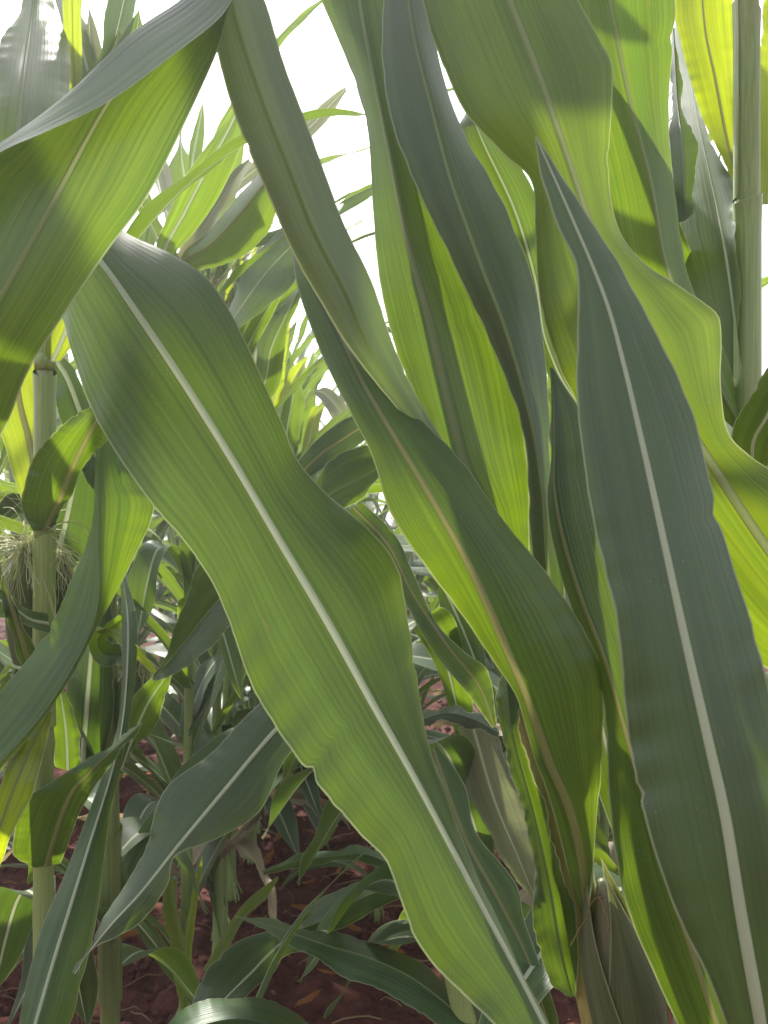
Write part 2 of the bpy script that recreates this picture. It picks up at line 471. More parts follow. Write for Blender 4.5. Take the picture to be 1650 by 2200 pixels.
def stalk(pl, pts, rads, nodes=(), mat=None, sides=16, n=90, sheath=True):
    """stalk through world points with radius per point and swollen nodes at fractions along it"""
    path = spline(local(pl, pts), n)
    rad = along(rads, n)
    t = np.linspace(0, 1, n)
    rad = rad.copy()
    L = np.linalg.norm(np.diff(path, axis=0), axis=1).sum()
    for k in nodes:
        rad *= 1 + 0.16 * np.exp(-((t - k) * L / 0.008) ** 2)
    mb = MB(); mb.tube(path, rad, sides=sides)
    return obj('stalk', mb.mesh('stalk', mat or M_STALK), pl)

def sheath(pl, base, top, r0, r1, seed=0, mat=None):
    """leaf sheath wrapped round a stretch of stalk, its overlap seam and lip left open"""
    b, t = local(pl, [base, top]); n, m = 16, 18
    G = np.zeros((n, m, 3)); a0 = seed * 1.3 - 1.9
    ax = (t - b) / np.linalg.norm(t - b)
    for i in range(n):
        k = i / (n - 1)
        for j in range(m):
            an = a0 + (j / (m - 1)) * 2 * math.pi * 1.06
            rr = (r0 * (1 - k) + r1 * k) * (1 + .10 * j / (m - 1)) + .0012 * max(0, k - .85) / .15
            G[i, j] = b + (t - b) * k * (1 + (.04 * math.cos(an - a0) if i == n - 1 else 0)) + np.array((math.cos(an) * rr, math.sin(an) * rr, 0))
    return obj('sheath', grid_mesh('sheath', G, np.linspace(-1, 1, m), mat or M_HUSK), pl)

def silk(pl_or_part, org, parent, count=60, length=0.09, spread=0.02, mat=None, seed=1, down=1.0, rad=0.0005, dirv=(0, 0, 1)):
    r = np.random.RandomState(seed)
    mb = MB()
    for i in range(count):
        dv = np.array(dirv) * r.uniform(0.2, 0.6) + r.normal(0, 0.55, 3)
        dv /= np.linalg.norm(dv)
        p = np.array(org) + r.normal(0, 0.004, 3); pts = [p.copy()]
        vel = dv * length / 8
        Ln = r.uniform(0.6, 1.2)
        for k in range(7):
            vel = vel + np.array((r.normal(0, .0022), r.normal(0, .0022), -0.0042 * down + r.normal(0, .0016)))
            vel = vel / np.linalg.norm(vel) * length * Ln / 7
            p = p + vel; pts.append(p.copy())
        mb.tube(spline(pts, 12, 6), rad, sides=3, cap=False)
    o = obj('silk', mb.mesh('silk', mat or M_SILK), parent)
    o['kind'] = 'stuff'
    return o

def ear(pl, base, tip, rad, mat=None, silkmat=None, seed=1, silk_len=0.08, silk_n=60):
    """husked ear: a spindle of overlapping husk leaves with silk at its tip"""
    b = local(pl, [base])[0]; t = local(pl, [tip])[0]
    ax = t - b; Ln = np.linalg.norm(ax); ax /= Ln
    s = np.linspace(0, 1, 26)
    prof = rad * (0.45 + 0.75 * np.sin(np.clip(s * 0.95 + 0.10, 0, 1) * math.pi) ** 0.75) * (1 - 0.45 * s ** 3)
    prof[-1] = rad * 0.12
    mb = MB(); mb.tube(b + ax * (s * Ln)[:, None], prof, sides=16)
    e = obj('ear', mb.mesh('ear', mat or M_HUSK), pl)
    r = np.random.RandomState(seed)
    h = np.array([1.0, 0, 0]); h -= ax * np.dot(h, ax); h /= np.linalg.norm(h); k2 = np.cross(ax, h)
    for i in range(5):
        a0 = i * 2.4 + r.uniform(-.3, .3); n = 24; nc = 9
        G = np.zeros((n, nc, 3)); us = np.linspace(-1, 1, nc)
        for a in range(n):
            f = a / (n - 1); rr = np.interp(f, s, prof) * (1.06 + 0.04 * i) + 0.0008 + 0.012 * max(0, f - 0.8) * r.uniform(.5, 1.2)
            wdt = (1.25 * (1 - f ** 2.2) + 0.03)
            for c in range(nc):
                an = a0 + us[c] * wdt
                G[a, c] = b + ax * (f * Ln * (1.0 + 0.03 * i)) + (h * math.cos(an) + k2 * math.sin(an)) * rr
        obj('husk', grid_mesh('husk', G, us, M_HUSKL if mat is M_HUSKD else M_HUSKG), e)
    silk(pl, t - ax * 0.01, e, silk_n, silk_len, mat=silkmat, seed=seed, dirv=ax)
    return e

def proc_leaf(Ln, W, a0, droop, twist=0.0, fold=0.25, seed=0, nv=26, nh=4, side=0.0, ruffle=0.006, rib=0.0):
    """free blade in local space: base at the origin, leaving the stalk along +X, a0 = angle from upright"""
    r = np.random.RandomState(seed)
    t = np.linspace(0, 1, nv)
    ang = a0 + droop * t ** 1.55
    dx = np.sin(ang) * Ln / (nv - 1); dz = np.cos(ang) * Ln / (nv - 1)
    x = np.concatenate([[0], np.cumsum(dx[:-1])]); z = np.concatenate([[0], np.cumsum(dz[:-1])])
    y = side * t ** 2
    mid = np.stack([x, y, z], 1)
    tg = np.stack([np.sin(ang), 2 * side * t / Ln, np.cos(ang)], 1); tg /= np.linalg.norm(tg, axis=1)[:, None]
    up = np.stack([-np.cos(ang), 0 * t, np.sin(ang)], 1)
    acr = np.cross(up, tg)
    prof = W * 0.5 * np.clip(np.minimum(1.0, 0.5 + t * 3.2), 0, 1) * np.clip(1 - ((t - 0.22) / 0.78).clip(0) ** 2.1, 0.015, 1)
    tw = twist * t ** 1.3
    a2 = acr * np.cos(tw)[:, None] + up * np.sin(tw)[:, None]
    u2 = up * np.cos(tw)[:, None] - acr * np.sin(tw)[:, None]
    us = np.linspace(-1, 1, 2 * nh + 1)
    if rib: us = np.concatenate([us[:nh], [-rib, rib], us[nh + 1:]])
    f = [r.uniform(10, 18) for _ in range(2)]; ph = r.uniform(0, 6.28, 4)
    cols = []
    for u in us:
        k = 0 if u < 0 else 1
        fo = fold * (1.15 - 0.6 * t)
        ruf = ruffle * abs(u) ** 2 * (np.sin(t * f[k] + ph[k]) + 0.5 * np.sin(t * f[k] * 2.3 + ph[k + 2])) * np.minimum(1, t * 5)
        arch = abs(u) * fo - 0.25 * fo * u * u
        cols.append(mid + a2 * (prof * u * np.cos(fo * 0.6))[:, None] + u2 * (prof * arch + ruf)[:, None])
    return np.stack(cols, 1), us, mid, u2

LEAFV = []
def leaf_variants():
    r = random.Random(5)
    for i in range(24):
        Ln = r.uniform(0.62, 0.9); W = r.uniform(0.075, 0.105)
        a0 = math.radians(r.uniform(12, 30)); dr = math.radians(r.uniform(45, 135))
        if i >= 14: a0, dr, W = a0 * .7, math.radians(r.uniform(10, 65)), W * 1.05
        arg = (Ln, W, a0, dr, r.uniform(-0.9, 0.9), r.uniform(0.15, 0.4), i); kw = dict(side=r.uniform(-.12, .12))
        G, us, mid, up = proc_leaf(*arg, **kw)
        full = grid_mesh('leaf', G, us, M_LEAFBG)
        G2, us2, mid, up = proc_leaf(*arg, **kw, rib=0.06)
        me = grid_mesh('leaf', G2, us2, M_LEAF, 4, (4,))
        rb = rib_strip(G2[:, 4], G2[:, 5], up, -0.16, M_RIB, 5)
        LEAFV.append((me, rb, G, us, full))
leaf_variants()
def dry_variants():
    r = random.Random(8); out = []
    for i in range(4):
        G, us, mid, up = proc_leaf(r.uniform(.4, .6), r.uniform(.04, .06), math.radians(r.uniform(40, 70)), math.radians(r.uniform(90, 120)), r.uniform(-2.5, 2.5), 0.6, 50 + i, ruffle=0.012)
        out.append(grid_mesh('leaf', G, us, M_DRY))
    return out
DRYV = dry_variants()

def stalk_mesh(h, r0, seed):
    r = random.Random(seed)
    n = 60
    t = np.linspace(0, 1, n)
    lean = (r.uniform(-.05, .05), r.uniform(-.05, .05))
    path = np.stack([lean[0] * t ** 2, lean[1] * t ** 2, t * h - 0.03], 1)
    rad = r0 * (1 - 0.62 * t)
    zs = [0.04, 0.1] + [0.1 + 0.165 * k for k in range(1, int((h - 0.15) / 0.165))]
    for z in zs: rad = rad * (1 + 0.15 * np.exp(-((t * h - z) / 0.02) ** 2))
    mb = MB(); mb.tube(path, rad, sides=10)
    # brace roots
    for k in range(7):
        a = k * 0.9 + r.random(); c, s_ = math.cos(a), math.sin(a)
        mb.tube(np.array([(c * r0 * .8, s_ * r0 * .8, 0.07), (c * r0 * 2.0, s_ * r0 * 2.0, 0.03), (c * r0 * 2.7, s_ * r0 * 2.7, -0.03)]), 0.0028, sides=5)
    return mb.mesh('stalk', M_STALK), zs, lean
STALKV = [stalk_mesh(h, r0, i) for i, (h, r0) in enumerate(((1.75, .0135), (1.9, .014), (1.62, .013), (1.82, .0145)))]

def tassel_mesh(seed):
    r = np.random.RandomState(seed); mb = MB()
    for i in range(9):
        a = r.uniform(0, 6.28); sp = r.uniform(.15, .75) if i else 0.03
        L = r.uniform(.16, .26); k = np.linspace(0, 1, 9)
        p = np.stack([np.cos(a) * np.sin(sp * k ** 1.2 * 1.4) * L * k, np.sin(a) * np.sin(sp * k ** 1.2 * 1.4) * L * k, 0.06 * (i > 0) * 0 + L * k * np.cos(sp * k)], 1)
        mb.tube(p, np.linspace(.0022, .0012, 9), sides=4)
        for q in range(10):
            c = p[1 + q * 7 // 9]; dv = r.normal(0, .006, 3)
            mb.tube(np.array([c, c + dv + (0, 0, .004)]), .0014, sides=3)
    return mb.mesh('tassel', M_TASSEL)
TASSELV = [tassel_mesh(i) for i in range(2)]

def top_leaves(pl, spots, seed):
    """upper leaves of a near plant: (height above ground, azimuth, size, x, y) """
    r = random.Random(seed)
    for x, y, z, az, s in spots:
        lm, rm, _, _, full = LEAFV[r.randrange(len(LEAFV))]
        o = obj('leaf', lm, pl); o.location = (x - pl.location.x, y - pl.location.y, z); o.rotation_euler = (0, r.uniform(-.1, .25), az); o.scale = (s,) * 3
        obj('midrib', rm, o)

def aim_leaf(pl, base, through, end, W=0.1, roll=0.0, seed=0, mat=None):
    """a free leaf of a near plant along base -> through -> end (field coordinates)"""
    n = 40
    path = spline(local(pl, [base, through, end]), n)
    t = np.linspace(0, 1, n)
    tg = np.gradient(path, axis=0); tg /= np.linalg.norm(tg, axis=1)[:, None]
    ac = np.cross(tg, (0, 0, 1.0)); ac /= np.linalg.norm(ac, axis=1)[:, None]
    up = np.cross(ac, tg)
    rr = roll * t
    ac, up = ac * np.cos(rr)[:, None] + up * np.sin(rr)[:, None], up * np.cos(rr)[:, None] - ac * np.sin(rr)[:, None]
    prof = W * .5 * np.minimum(1, .35 + t * 3) * np.clip(1 - ((t - .35) / .65).clip(0) ** 2.2, .02, 1)
    us = np.array([-1, -.75, -.5, -.25, -.06, .06, .25, .5, .75, 1.0])
    r = np.random.RandomState(seed + 900); f, ph = r.uniform(9, 15), r.uniform(0, 6.28, 2)
    G = np.stack([path + ac * (prof * u)[:, None] + up * (prof * .3 * abs(u) + .006 * u * u * np.sin(t * f + ph[int(u > 0)]))[:, None] for u in us], 1)
    o = obj('leaf', grid_mesh('leaf', G, us, mat or M_LEAF, 4, (4,)), pl)
    obj('midrib', rib_strip(G[:, 4], G[:, 5], up, -.16, M_RIB, 5), o)
    return o

def field_plant(x, y, label, group, seed, scale=1.0, rot=None, skip=(), ribs=True, lo=2, hi=11, az0=None, tassel=True, dry=2, low=0):
    r = random.Random(seed)
    pl = plant(label, (x, y, 0), group)
    me, zs, lean = STALKV[seed % len(STALKV)]
    st = obj('stalk', me, pl); st.scale = (scale,) * 3
    h = (zs[-1] + 0.08)
    a = az0 if az0 is not None else r.uniform(-0.5, 0.5)
    for k, z in enumerate(zs):
        if k < lo or k > hi or k in skip: continue
        lm, rm, _, _, full = LEAFV[r.randrange(14, 24) if k >= 7 and r.random() < .8 else r.randrange(14)]
        if not ribs: lm = full
        o = obj('leaf', lm, pl)
        t = z / h
        s = scale * (0.80 + 0.42 * math.sin(min(1, t * 1.15) * math.pi)) * r.uniform(.9, 1.08)
        o.location = (lean[0] * t * t, lean[1] * t * t, z * scale)
        o.rotation_euler = (r.uniform(-.12, .12), r.uniform(-.15, .25), a + (k % 2) * math.pi + r.uniform(-.55, .55))
        o.scale = (s, s, s)
        if ribs:
            ro = obj('midrib', rm, o)
    for k in range(low):
        lm, rm, _, _, full = LEAFV[r.randrange(14)]
        o = obj('leaf', lm, pl)
        o.location = (0, 0, r.uniform(.08, .75)); o.rotation_euler = (r.uniform(-.2, .2), r.uniform(.0, .6), r.uniform(0, 6.28)); o.scale = (r.uniform(.6, .9),) * 3
        obj('midrib', rm, o)
    for k in range(dry):
        o = obj('leaf', DRYV[r.randrange(4)], pl)
        o.location = (0, 0, r.uniform(.1, .42)); o.rotation_euler = (0, 0, r.uniform(0, 6.28)); o['label'] = 'withered straw-coloured lower leaf'
    if tassel:
        o = obj('tassel', TASSELV[seed % 2], pl)
        o.location = (lean[0], lean[1], (STALKV[seed % len(STALKV)][1][-1] + 0.1) * scale)
    return pl

# ------------------------------------------------------------------ ground
def ground():
    r = np.random.RandomState(3)
    xs = np.concatenate([[-900, -200, -50, -14], np.linspace(-3, 3, 230), [14, 50, 200, 900]])
    ys = np.concatenate([[-900, -200, -50, -8], np.linspace(-.5, 7, 260), [20, 50, 200, 900]])
    X, Y = np.meshgrid(xs, ys)
    Z = np.zeros_like(X)
    for k in range(26):
        fx, fy = r.normal(0, 24, 2); Z += 0.0035 * np.sin(fx * X + fy * Y + r.uniform(0, 6.28))
    Z += 0.02 * np.cos((X + 0.45) / 0.85 * 2 * math.pi)        # ridged rows
    far = (np.abs(X) > 3.5) | (Y > 8) | (Y < -1)
    Z[far] = -0.03
    V = np.stack([X, Y, Z], 2).reshape(-1, 3)
    nc = len(xs)
    fc = [(a * nc + b, a * nc + b + 1, (a + 1) * nc + b + 1, (a + 1) * nc + b) for a in range(len(ys) - 1) for b in range(nc - 1)]
    me = bpy.data.meshes.new('ground'); me.from_pydata(V.tolist(), [], fc)
    me.polygons.foreach_set('use_smooth', [True] * len(me.polygons))
    me.materials.append(M_SOIL)
    o = obj('ground', me); o['kind'] = 'structure'; o['label'] = 'bare red soil between the maize rows'
    # clods
    mb = MB()
    ico = np.array([(0, 0, 1), (.89, 0, .45), (.28, .85, .45), (-.72, .53, .45), (-.72, -.53, .45), (.28, -.85, .45), (.72, .53, -.45), (-.28, .85, -.45), (-.89, 0, -.45), (-.28, -.85, -.45), (.72, -.53, -.45), (0, 0, -1)])
    icf = [(0, 1, 2), (0, 2, 3), (0, 3, 4), (0, 4, 5), (0, 5, 1), (1, 6, 2), (2, 7, 3), (3, 8, 4), (4, 9, 5), (5, 10, 1), (6, 7, 2), (7, 8, 3), (8, 9, 4), (9, 10, 5), (10, 6, 1), (11, 7, 6), (11, 8, 7), (11, 9, 8), (11, 10, 9), (11, 6, 10)]
    for k in range(6000):
        x, y = r.uniform(-1.4, 1.2), r.uniform(0.9, 5)
        s = abs(r.normal(0, .008)) + .003
        mb.add(ico * r.uniform(.6, 1.25, (12, 1)) * s * (1, 1, .7) + (x, y, 0.02 * math.cos((x + 0.45) / 0.85 * 2 * math.pi) + 0.008 * r.uniform(-.4, 1.4)), icf)
    me = mb.mesh('soil_clods', M_SOIL)
    o = obj('soil_clods', me); o['kind'] = 'stuff'; o['label'] = 'crumbly clods of red soil'
    mb = MB()
    for k in range(900):
        x, y = r.uniform(-1.4, 1.2), r.uniform(1.2, 5)
        L = r.uniform(.03, .14); a = r.uniform(0, 3.14); b = r.normal(0, .3)
        p = np.array([(x + math.cos(a + b * q) * L * q, y + math.sin(a + b * q) * L * q, .022 + .012 * math.sin(q * 3) * r.uniform(.2, 1.5)) for q in np.linspace(0, 1, 5)])
        mb.tube(p, r.uniform(.0008, .0026), sides=4, flat=.4)
    o = obj('straw_litter', mb.mesh('straw_litter', M_STRAW)); o['kind'] = 'stuff'; o['label'] = 'dry straw scattered over the soil'
    mb = MB()
    for k in range(80):
        x, y = (r.normal(-.15, .25), r.normal(2.6, .8)) if k % 2 else (r.uniform(-1.2, 1), r.uniform(1.4, 5))
        s = r.uniform(.015, .05); a = r.uniform(0, 6.28); c, sn = math.cos(a), math.sin(a)
        t = np.linspace(-1, 1, 5); G = []
        for q in t:
            wd = (1 - q * q) * .4 + .02
            for ww in (-wd, 0, wd):
                px, py = q * s * 1.6, ww * s
                G.append((x + c * px - sn * py, y + sn * px + c * py, .03 + s * .5 * abs(q) * r.uniform(.2, 1) + abs(ww) * s * .4))
        mb.add(np.array(G), [(i * 3 + j, i * 3 + j + 1, i * 3 + j + 4, i * 3 + j + 3) for i in range(4) for j in range(2)])
    o = obj('leaf_litter', mb.mesh('leaf_litter', M_RUST)); o['kind'] = 'stuff'; o['label'] = 'rust-brown leaf scraps on the soil'
ground()

# ------------------------------------------------------------------ near plant standing past the left margin: the folded blade and the broad arching blade
NL = plant('nearest maize plant on the left, with the broad blade crossing the middle', (-0.50, 0.72, 0), 'near maize plants')
stalk(NL, [(-0.50, .72, -.03), (-.49, .72, .6), (-.47, .72, 1.2), (-.45, .71, 1.8)], [.016, .014, .012, .008], (.2, .35, .5, .65, .8))
aim_leaf(NL, (-.45, .71, 1.78), (-.42, .9, 1.93), (-.335, 1.01, 1.97), .10, .1, 4)  # unseen leaf added to cast a shadow on the folded blade
aim_leaf(NL, (-.45, .71, 1.72), (-.375, 1.08, 1.99), (-.17, 1.23, 2.03), .12, .1, 5)  # unseen leaf added to shade parts of the broad middle blade
A = multi_leaf(NL,
    [[(-300, 1270), (-120, 1110), (0, 940), (60, 800), (135, 680), (230, 540), (330, 400), (455, 140), (485, 45), (505, -20)],
     [(-310, 1240), (-150, 900), (0, 640), (100, 460), (235, 215), (330, 110), (430, 10), (480, -60)],
     [(-320, 1220), (-200, 700), (-60, 375), (0, 318), (40, 287), (150, 197), (280, 73), (395, -5), (470, -80)],
     [(-325, 1210), (-210, 690), (-70, 385), (0, 327), (100, 282), (235, 217), (380, 112), (470, 40), (510, -20)]],
    [[.72, .58, .50, .475, .465, .465], [.72, .56, .49, .475, .475, .475], [.72, .56, .50, .495, .49, .48], [.72, .56, .495, .462, .45, .455]],
    [-1, 0, .75, 1], ribcol=1, rib=(3.6, 1.6), ribmat=M_RIBG, label='blade folded over along its upper edge, grey flap on a green underside')
hero_leaf(NL, [(430, -90), (465, 110), (520, 290), (580, 430), (625, 535), (690, 650), (740, 735), (830, 850), (930, 960), (1000, 1040)],
          [(480, -80), (510, 60), (565, 225), (620, 365), (672, 498), (740, 630), (790, 745), (875, 878), (965, 995), (1003, 1042)],
          [(535, -90), (568, 0), (620, 160), (672, 300), (732, 460), (800, 610), (852, 755), (925, 905), (1008, 1044)],
          [.47, .49, .51, .53, .55, .56], tl=.0, tr=.012, bulge=.1, rib=None, mat=M_STRAP, wav=.0008, name='leaf_tip', parent=A, label='grey strap-like end of the folded blade hanging down to the right')
hero_leaf(NL,
    [(-310, 660), (-150, 620), (20, 580), (100, 620), (135, 690), (160, 780), (200, 890), (260, 990), (330, 1090), (400, 1170), (460, 1260), (500, 1360), (540, 1470), (610, 1590), (680, 1690), (760, 1780), (830, 1850), (860, 1930), (890, 2010), (940, 2080), (1010, 2150), (1080, 2230), (1180, 2350), (1275, 2455)],
    [(-304, 640), (-120, 480), (40, 430), (140, 480), (220, 565), (300, 680), (400, 830), (500, 990), (600, 1160), (700, 1330), (800, 1510), (880, 1650), (950, 1780), (1040, 1950), (1110, 2080), (1170, 2200), (1230, 2330), (1280, 2450)],
    [(-300, 625), (-100, 380), (60, 350), (180, 420), (270, 495), (370, 540), (440, 590), (490, 660), (530, 740), (570, 830), (610, 920), (640, 990), (690, 1050), (760, 1110), (820, 1165), (855, 1220), (870, 1280), (885, 1360), (900, 1450), (910, 1540), (925, 1610), (950, 1690), (985, 1790), (1030, 1900), (1080, 2000), (1130, 2110), (1180, 2200), (1240, 2330), (1285, 2450)],
    [.72, .68, .625, .58, .545, .515, .49, .465, .445, .43, .42], tl=[0, .0, -.02, -.02, -.012, -.012, -.01, -.01, -.008], tr=[0, .02, .05, .045, .035, .045, .055, .03, .015, .01, .01],
    bulge=.12, rib=(4.0, 1.5), n=220, half=14, wav=.0022, label='broad bright green blade with white midrib arching across the middle')

aim_leaf(NL, (-.46, .72, 1.5), (-.62, .82, 1.75), (-.85, .9, 1.6), .1, .3, 15)
aim_leaf(NL, (-.45, .71, 1.66), (-.60, .6, 1.95), (-.8, .45, 1.8), .1, .2, 16)
aim_leaf(NL, (-.45, .71, 1.76), (-.5, .85, 2.05), (-.62, 1.05, 2.1), .09, .2, 17)

# ------------------------------------------------------------------ leaning plant right of the middle
MR = plant('leaning maize plant right of the middle with a dry husk at its foot', (.349, .62, 0), 'near maize plants')
stalk(MR, [(.349, .62, -.03), (.15, .62, .889), (.117, .632, 1.036), (.03, .68, 1.4), (-.05, .77, 1.8)], [.016, .0148, .0145, .011, .006], (.15, .3, .42, .54, .66, .8), M_STALKY)
hero_leaf(MR,
    [(1245, 2010), (1215, 1850), (1180, 1720), (1145, 1620), (1110, 1500), (1060, 1420), (1000, 1330), (940, 1255), (870, 1160), (830, 1080), (800, 980), (750, 880), (690, 760), (645, 640), (625, 530)],
    [(1262, 2010), (1250, 1850), (1220, 1730), (1180, 1640), (1130, 1500), (1060, 1330), (1000, 1200), (930, 1075), (855, 950), (785, 830), (720, 700), (660, 590), (628, 520)],
    [(1275, 2020), (1265, 1950), (1275, 1850), (1290, 1700), (1300, 1560), (1295, 1450), (1240, 1330), (1180, 1240), (1110, 1150), (1060, 1080), (1000, 1000), (930, 925), (870, 875), (800, 800), (745, 735), (690, 640), (632, 525)],
    [.61, .575, .55, .535, .525, .52, .52, .53, .555, .59, .62], tl=.012, tr=[0, .012, .02, .025, .025, .02, .015, .01], bulge=.1, rib=(4.2, .8), ribmat=M_RIBY, n=180, half=13,
    label='long blade, yellow-green on one half and dark green on the other')
hero_leaf(MR,
    [(1225, 2145), (1180, 2110), (1150, 2000), (1143, 1850), (1130, 1750), (1090, 1640), (1070, 1560), (1075, 1490), (1088, 1430)],
    [(1230, 2140), (1205, 2040), (1180, 1900), (1150, 1760), (1112, 1620), (1095, 1540), (1090, 1470), (1090, 1425)],
    [(1245, 2140), (1240, 2000), (1220, 1900), (1172, 1750), (1132, 1610), (1112, 1520), (1105, 1470), (1094, 1425)],
    [.61, .595, .59, .59, .60], tl=.02, tr=.0, rib=None, label='short upright blade with a teal-grey tip')
hero_leaf(MR,
    [(1110, 1330), (1040, 1180), (970, 1050), (910, 900), (850, 750), (815, 600), (800, 430), (790, 280), (745, 130), (690, 0), (660, -80)],
    [(1130, 1330), (1090, 1200), (1050, 1100), (1000, 1000), (960, 850), (920, 680), (870, 500), (835, 330), (805, 180), (780, 50), (765, -60)],
    [(1150, 1340), (1140, 1220), (1138, 1050), (1124, 930), (1105, 800), (1070, 680), (1005, 540), (945, 360), (895, 200), (860, 50), (845, -60)],
    [.635, .62, .63, .64, .65, .66, .68, .70], tl=[.0, .0, .01, .02, .03, .03], tr=[0, .0, .01, .015, .02], bulge=.12, rib=(4.2, 1.6), ribmat=M_RIBG, label='upright pale green blade with a yellow margin against the sky')
hero_leaf(MR,
    [(1115, 1480), (1150, 1330), (1145, 1180), (1140, 1050), (1110, 900), (1050, 720), (975, 570), (900, 420), (845, 280), (825, 130), (820, 0), (815, -60)],
    [(1125, 1480), (1180, 1330), (1175, 1180), (1165, 1050), (1140, 900), (1090, 720), (1030, 560), (970, 390), (930, 240), (890, 80), (870, -60)],
    [(1135, 1480), (1205, 1330), (1200, 1180), (1187, 1040), (1182, 900), (1172, 750), (1150, 620), (1110, 520), (1060, 400), (1000, 280), (945, 130), (925, 0), (920, -70)],
    [.63, .60, .59, .585, .58, .58, .59, .60], tl=[0, .01, .01, .02], tr=[0, .02, .03, .035, .04], bulge=.06, rib=(2.0, .9), ribmat=M_RIBG, mat=M_SHADED, label='dark shaded blade beside the gap of white sky')
aim_leaf(MR, (-.05, .77, 1.76), (-.20, .97, 1.98), (-.36, 1.15, 2.0), .10, .2, 1)  # out-of-view leaf put in to shade the grey strap
aim_leaf(MR, (-.05, .77, 1.79), (-.2, .9, 1.97), (-.215, 1.2, 2.05), .11, .0, 8)  # another unseen leaf added to keep the strap in shade
aim_leaf(MR, (-.05, .77, 1.80), (-.075, 1.0, 1.975), (-.075, 1.28, 2.05), .12, .0, 2)  # unseen leaf added to shade the dark blades below
hero_leaf(MR, [(1110, 1420), (1180, 1280), (1230, 1400), (1250, 1550), (1280, 1680)], [(1120, 1430), (1200, 1300), (1255, 1400), (1290, 1550), (1330, 1720)], [(1130, 1440), (1215, 1330), (1285, 1420), (1330, 1560), (1372, 1730)],
          [.64, .62, .61, .605, .60], rib=(2.4, 1), n=60)  # hidden leaf added to block sun from the lit-margin blade's lower part
aim_leaf(MR, (-.05, .77, 1.72), (.05, .86, 1.86), (.2, 1.0, 1.92), .09, .2, 3)  # further unseen top leaf, put in for shade
ear(MR, P(1385, 2330, .60), P(1292, 1890, .59), .02, M_HUSKD, M_SILKB, 4, .04, 10)

# ------------------------------------------------------------------ front plant past the right margin
NR = plant('nearest maize plant on the right, with the big dark blade and the wavy sunlit blade', (.42, .62, 0), 'near maize plants')
stalk(NR, [(.42, .62, -.03), (.41, .62, .6), (.40, .62, 1.2), (.38, .64, 1.8)], [.016, .014, .012, .008], (.2, .35, .5, .65, .8))
hero_leaf(NR,
    [(1870, 2700), (1660, 2430), (1560, 2200), (1520, 2100), (1460, 1980), (1410, 1850), (1375, 1720), (1355, 1600), (1340, 1480), (1320, 1330), (1280, 1150), (1255, 1000), (1240, 850), (1240, 700), (1235, 580), (1200, 500), (1165, 380), (1150, 290)],
    [(1880, 2700), (1720, 2500), (1650, 2290), (1625, 2150), (1590, 1950), (1560, 1760), (1520, 1580), (1470, 1360), (1420, 1130), (1380, 950), (1340, 780), (1300, 640), (1230, 470), (1150, 290)],
    [(1890, 2690), (1820, 2450), (1790, 2250), (1770, 2050), (1740, 1850), (1710, 1700), (1650, 1480), (1600, 1300), (1560, 1150), (1525, 1010), (1490, 900), (1460, 830), (1400, 700), (1330, 560), (1250, 440), (1150, 290)],
    [.62, .48, .41, .395, .40, .41, .425, .44, .455, .47], tl=[0, -.01, .01, .015, .012, .01, 0], tr=[0, 0, .01, .015, .015, .01, 0], bulge=.08, rib=(4.0, .5), n=200, half=13, mat=M_SHADED, label='big dark grey-green blade with a white midrib')
hero_leaf(NR,
    [(1880, 2900), (1650, 2600), (1480, 2250), (1400, 2080), (1340, 1930), (1310, 1750), (1300, 1600), (1290, 1480), (1240, 1340), (1195, 1200), (1175, 1080), (1183, 1000), (1182, 880), (1180, 785)],
    [(1890, 2900), (1700, 2600), (1560, 2250), (1500, 2080), (1440, 1900), (1390, 1730), (1340, 1560), (1300, 1420), (1250, 1290), (1210, 1160), (1190, 1050), (1190, 950), (1188, 860), (1182, 790)],
    [(1900, 2890), (1760, 2600), (1640, 2300), (1570, 2150), (1520, 1980), (1460, 1800), (1420, 1650), (1390, 1500), (1360, 1350), (1330, 1200), (1300, 1080), (1280, 980), (1250, 890), (1185, 790)],
    [.62, .55, .53, .53, .535, .54, .545, .545, .545], tl=.01, tr=.01, rib=(3, .8), ribmat=M_RIBY, label='green blade with a bright lit margin behind the dark blade')
hero_leaf(NR,
    [(1905, 1510), (1760, 1480), (1620, 1420), (1500, 1300), (1400, 1180), (1300, 1020), (1235, 860), (1200, 790), (1160, 650), (1150, 500), (1142, 395), (1080, 330), (1000, 240), (930, 80), (908, 0), (890, -90)],
    [(1910, 1500), (1780, 1350), (1650, 1180), (1550, 1030), (1470, 900), (1390, 740), (1330, 600), (1270, 480), (1245, 410), (1200, 280), (1150, 140), (1095, 0), (1060, -90)],
    [(1915, 1490), (1830, 1200), (1750, 1060), (1650, 1005), (1600, 970), (1565, 930), (1550, 850), (1552, 700), (1530, 660), (1470, 620), (1380, 560), (1330, 490), (1310, 400), (1310, 300), (1315, 150), (1290, 90), (1240, 0), (1190, -100)],
    [.62, .60, .58, .57, .565, .565, .57, .575, .585], tl=[0, .02, .03, .03, .015], tr=[0, 0, .0, .012, .02, .015], bulge=.14, rib=(3.4, 2.2), ribmat=M_RIBG, mat=M_WAVY, n=180, half=13, label='wide wavy blade, yellow-green where the sun shines through')

aim_leaf(NR, (.39, .63, 1.5), (.52, .75, 1.75), (.75, .85, 1.6), .1, .3, 11)
aim_leaf(NR, (.385, .635, 1.65), (.50, .50, 1.9), (.7, .35, 1.75), .1, -.3, 12)
aim_leaf(NR, (.38, .64, 1.74), (.45, .8, 2.0), (.55, 1.0, 2.05), .09, .2, 13)
aim_leaf(NR, (.40, .62, 1.1), (.55, .70, 1.3), (.8, .72, 1.1), .1, .2, 14)

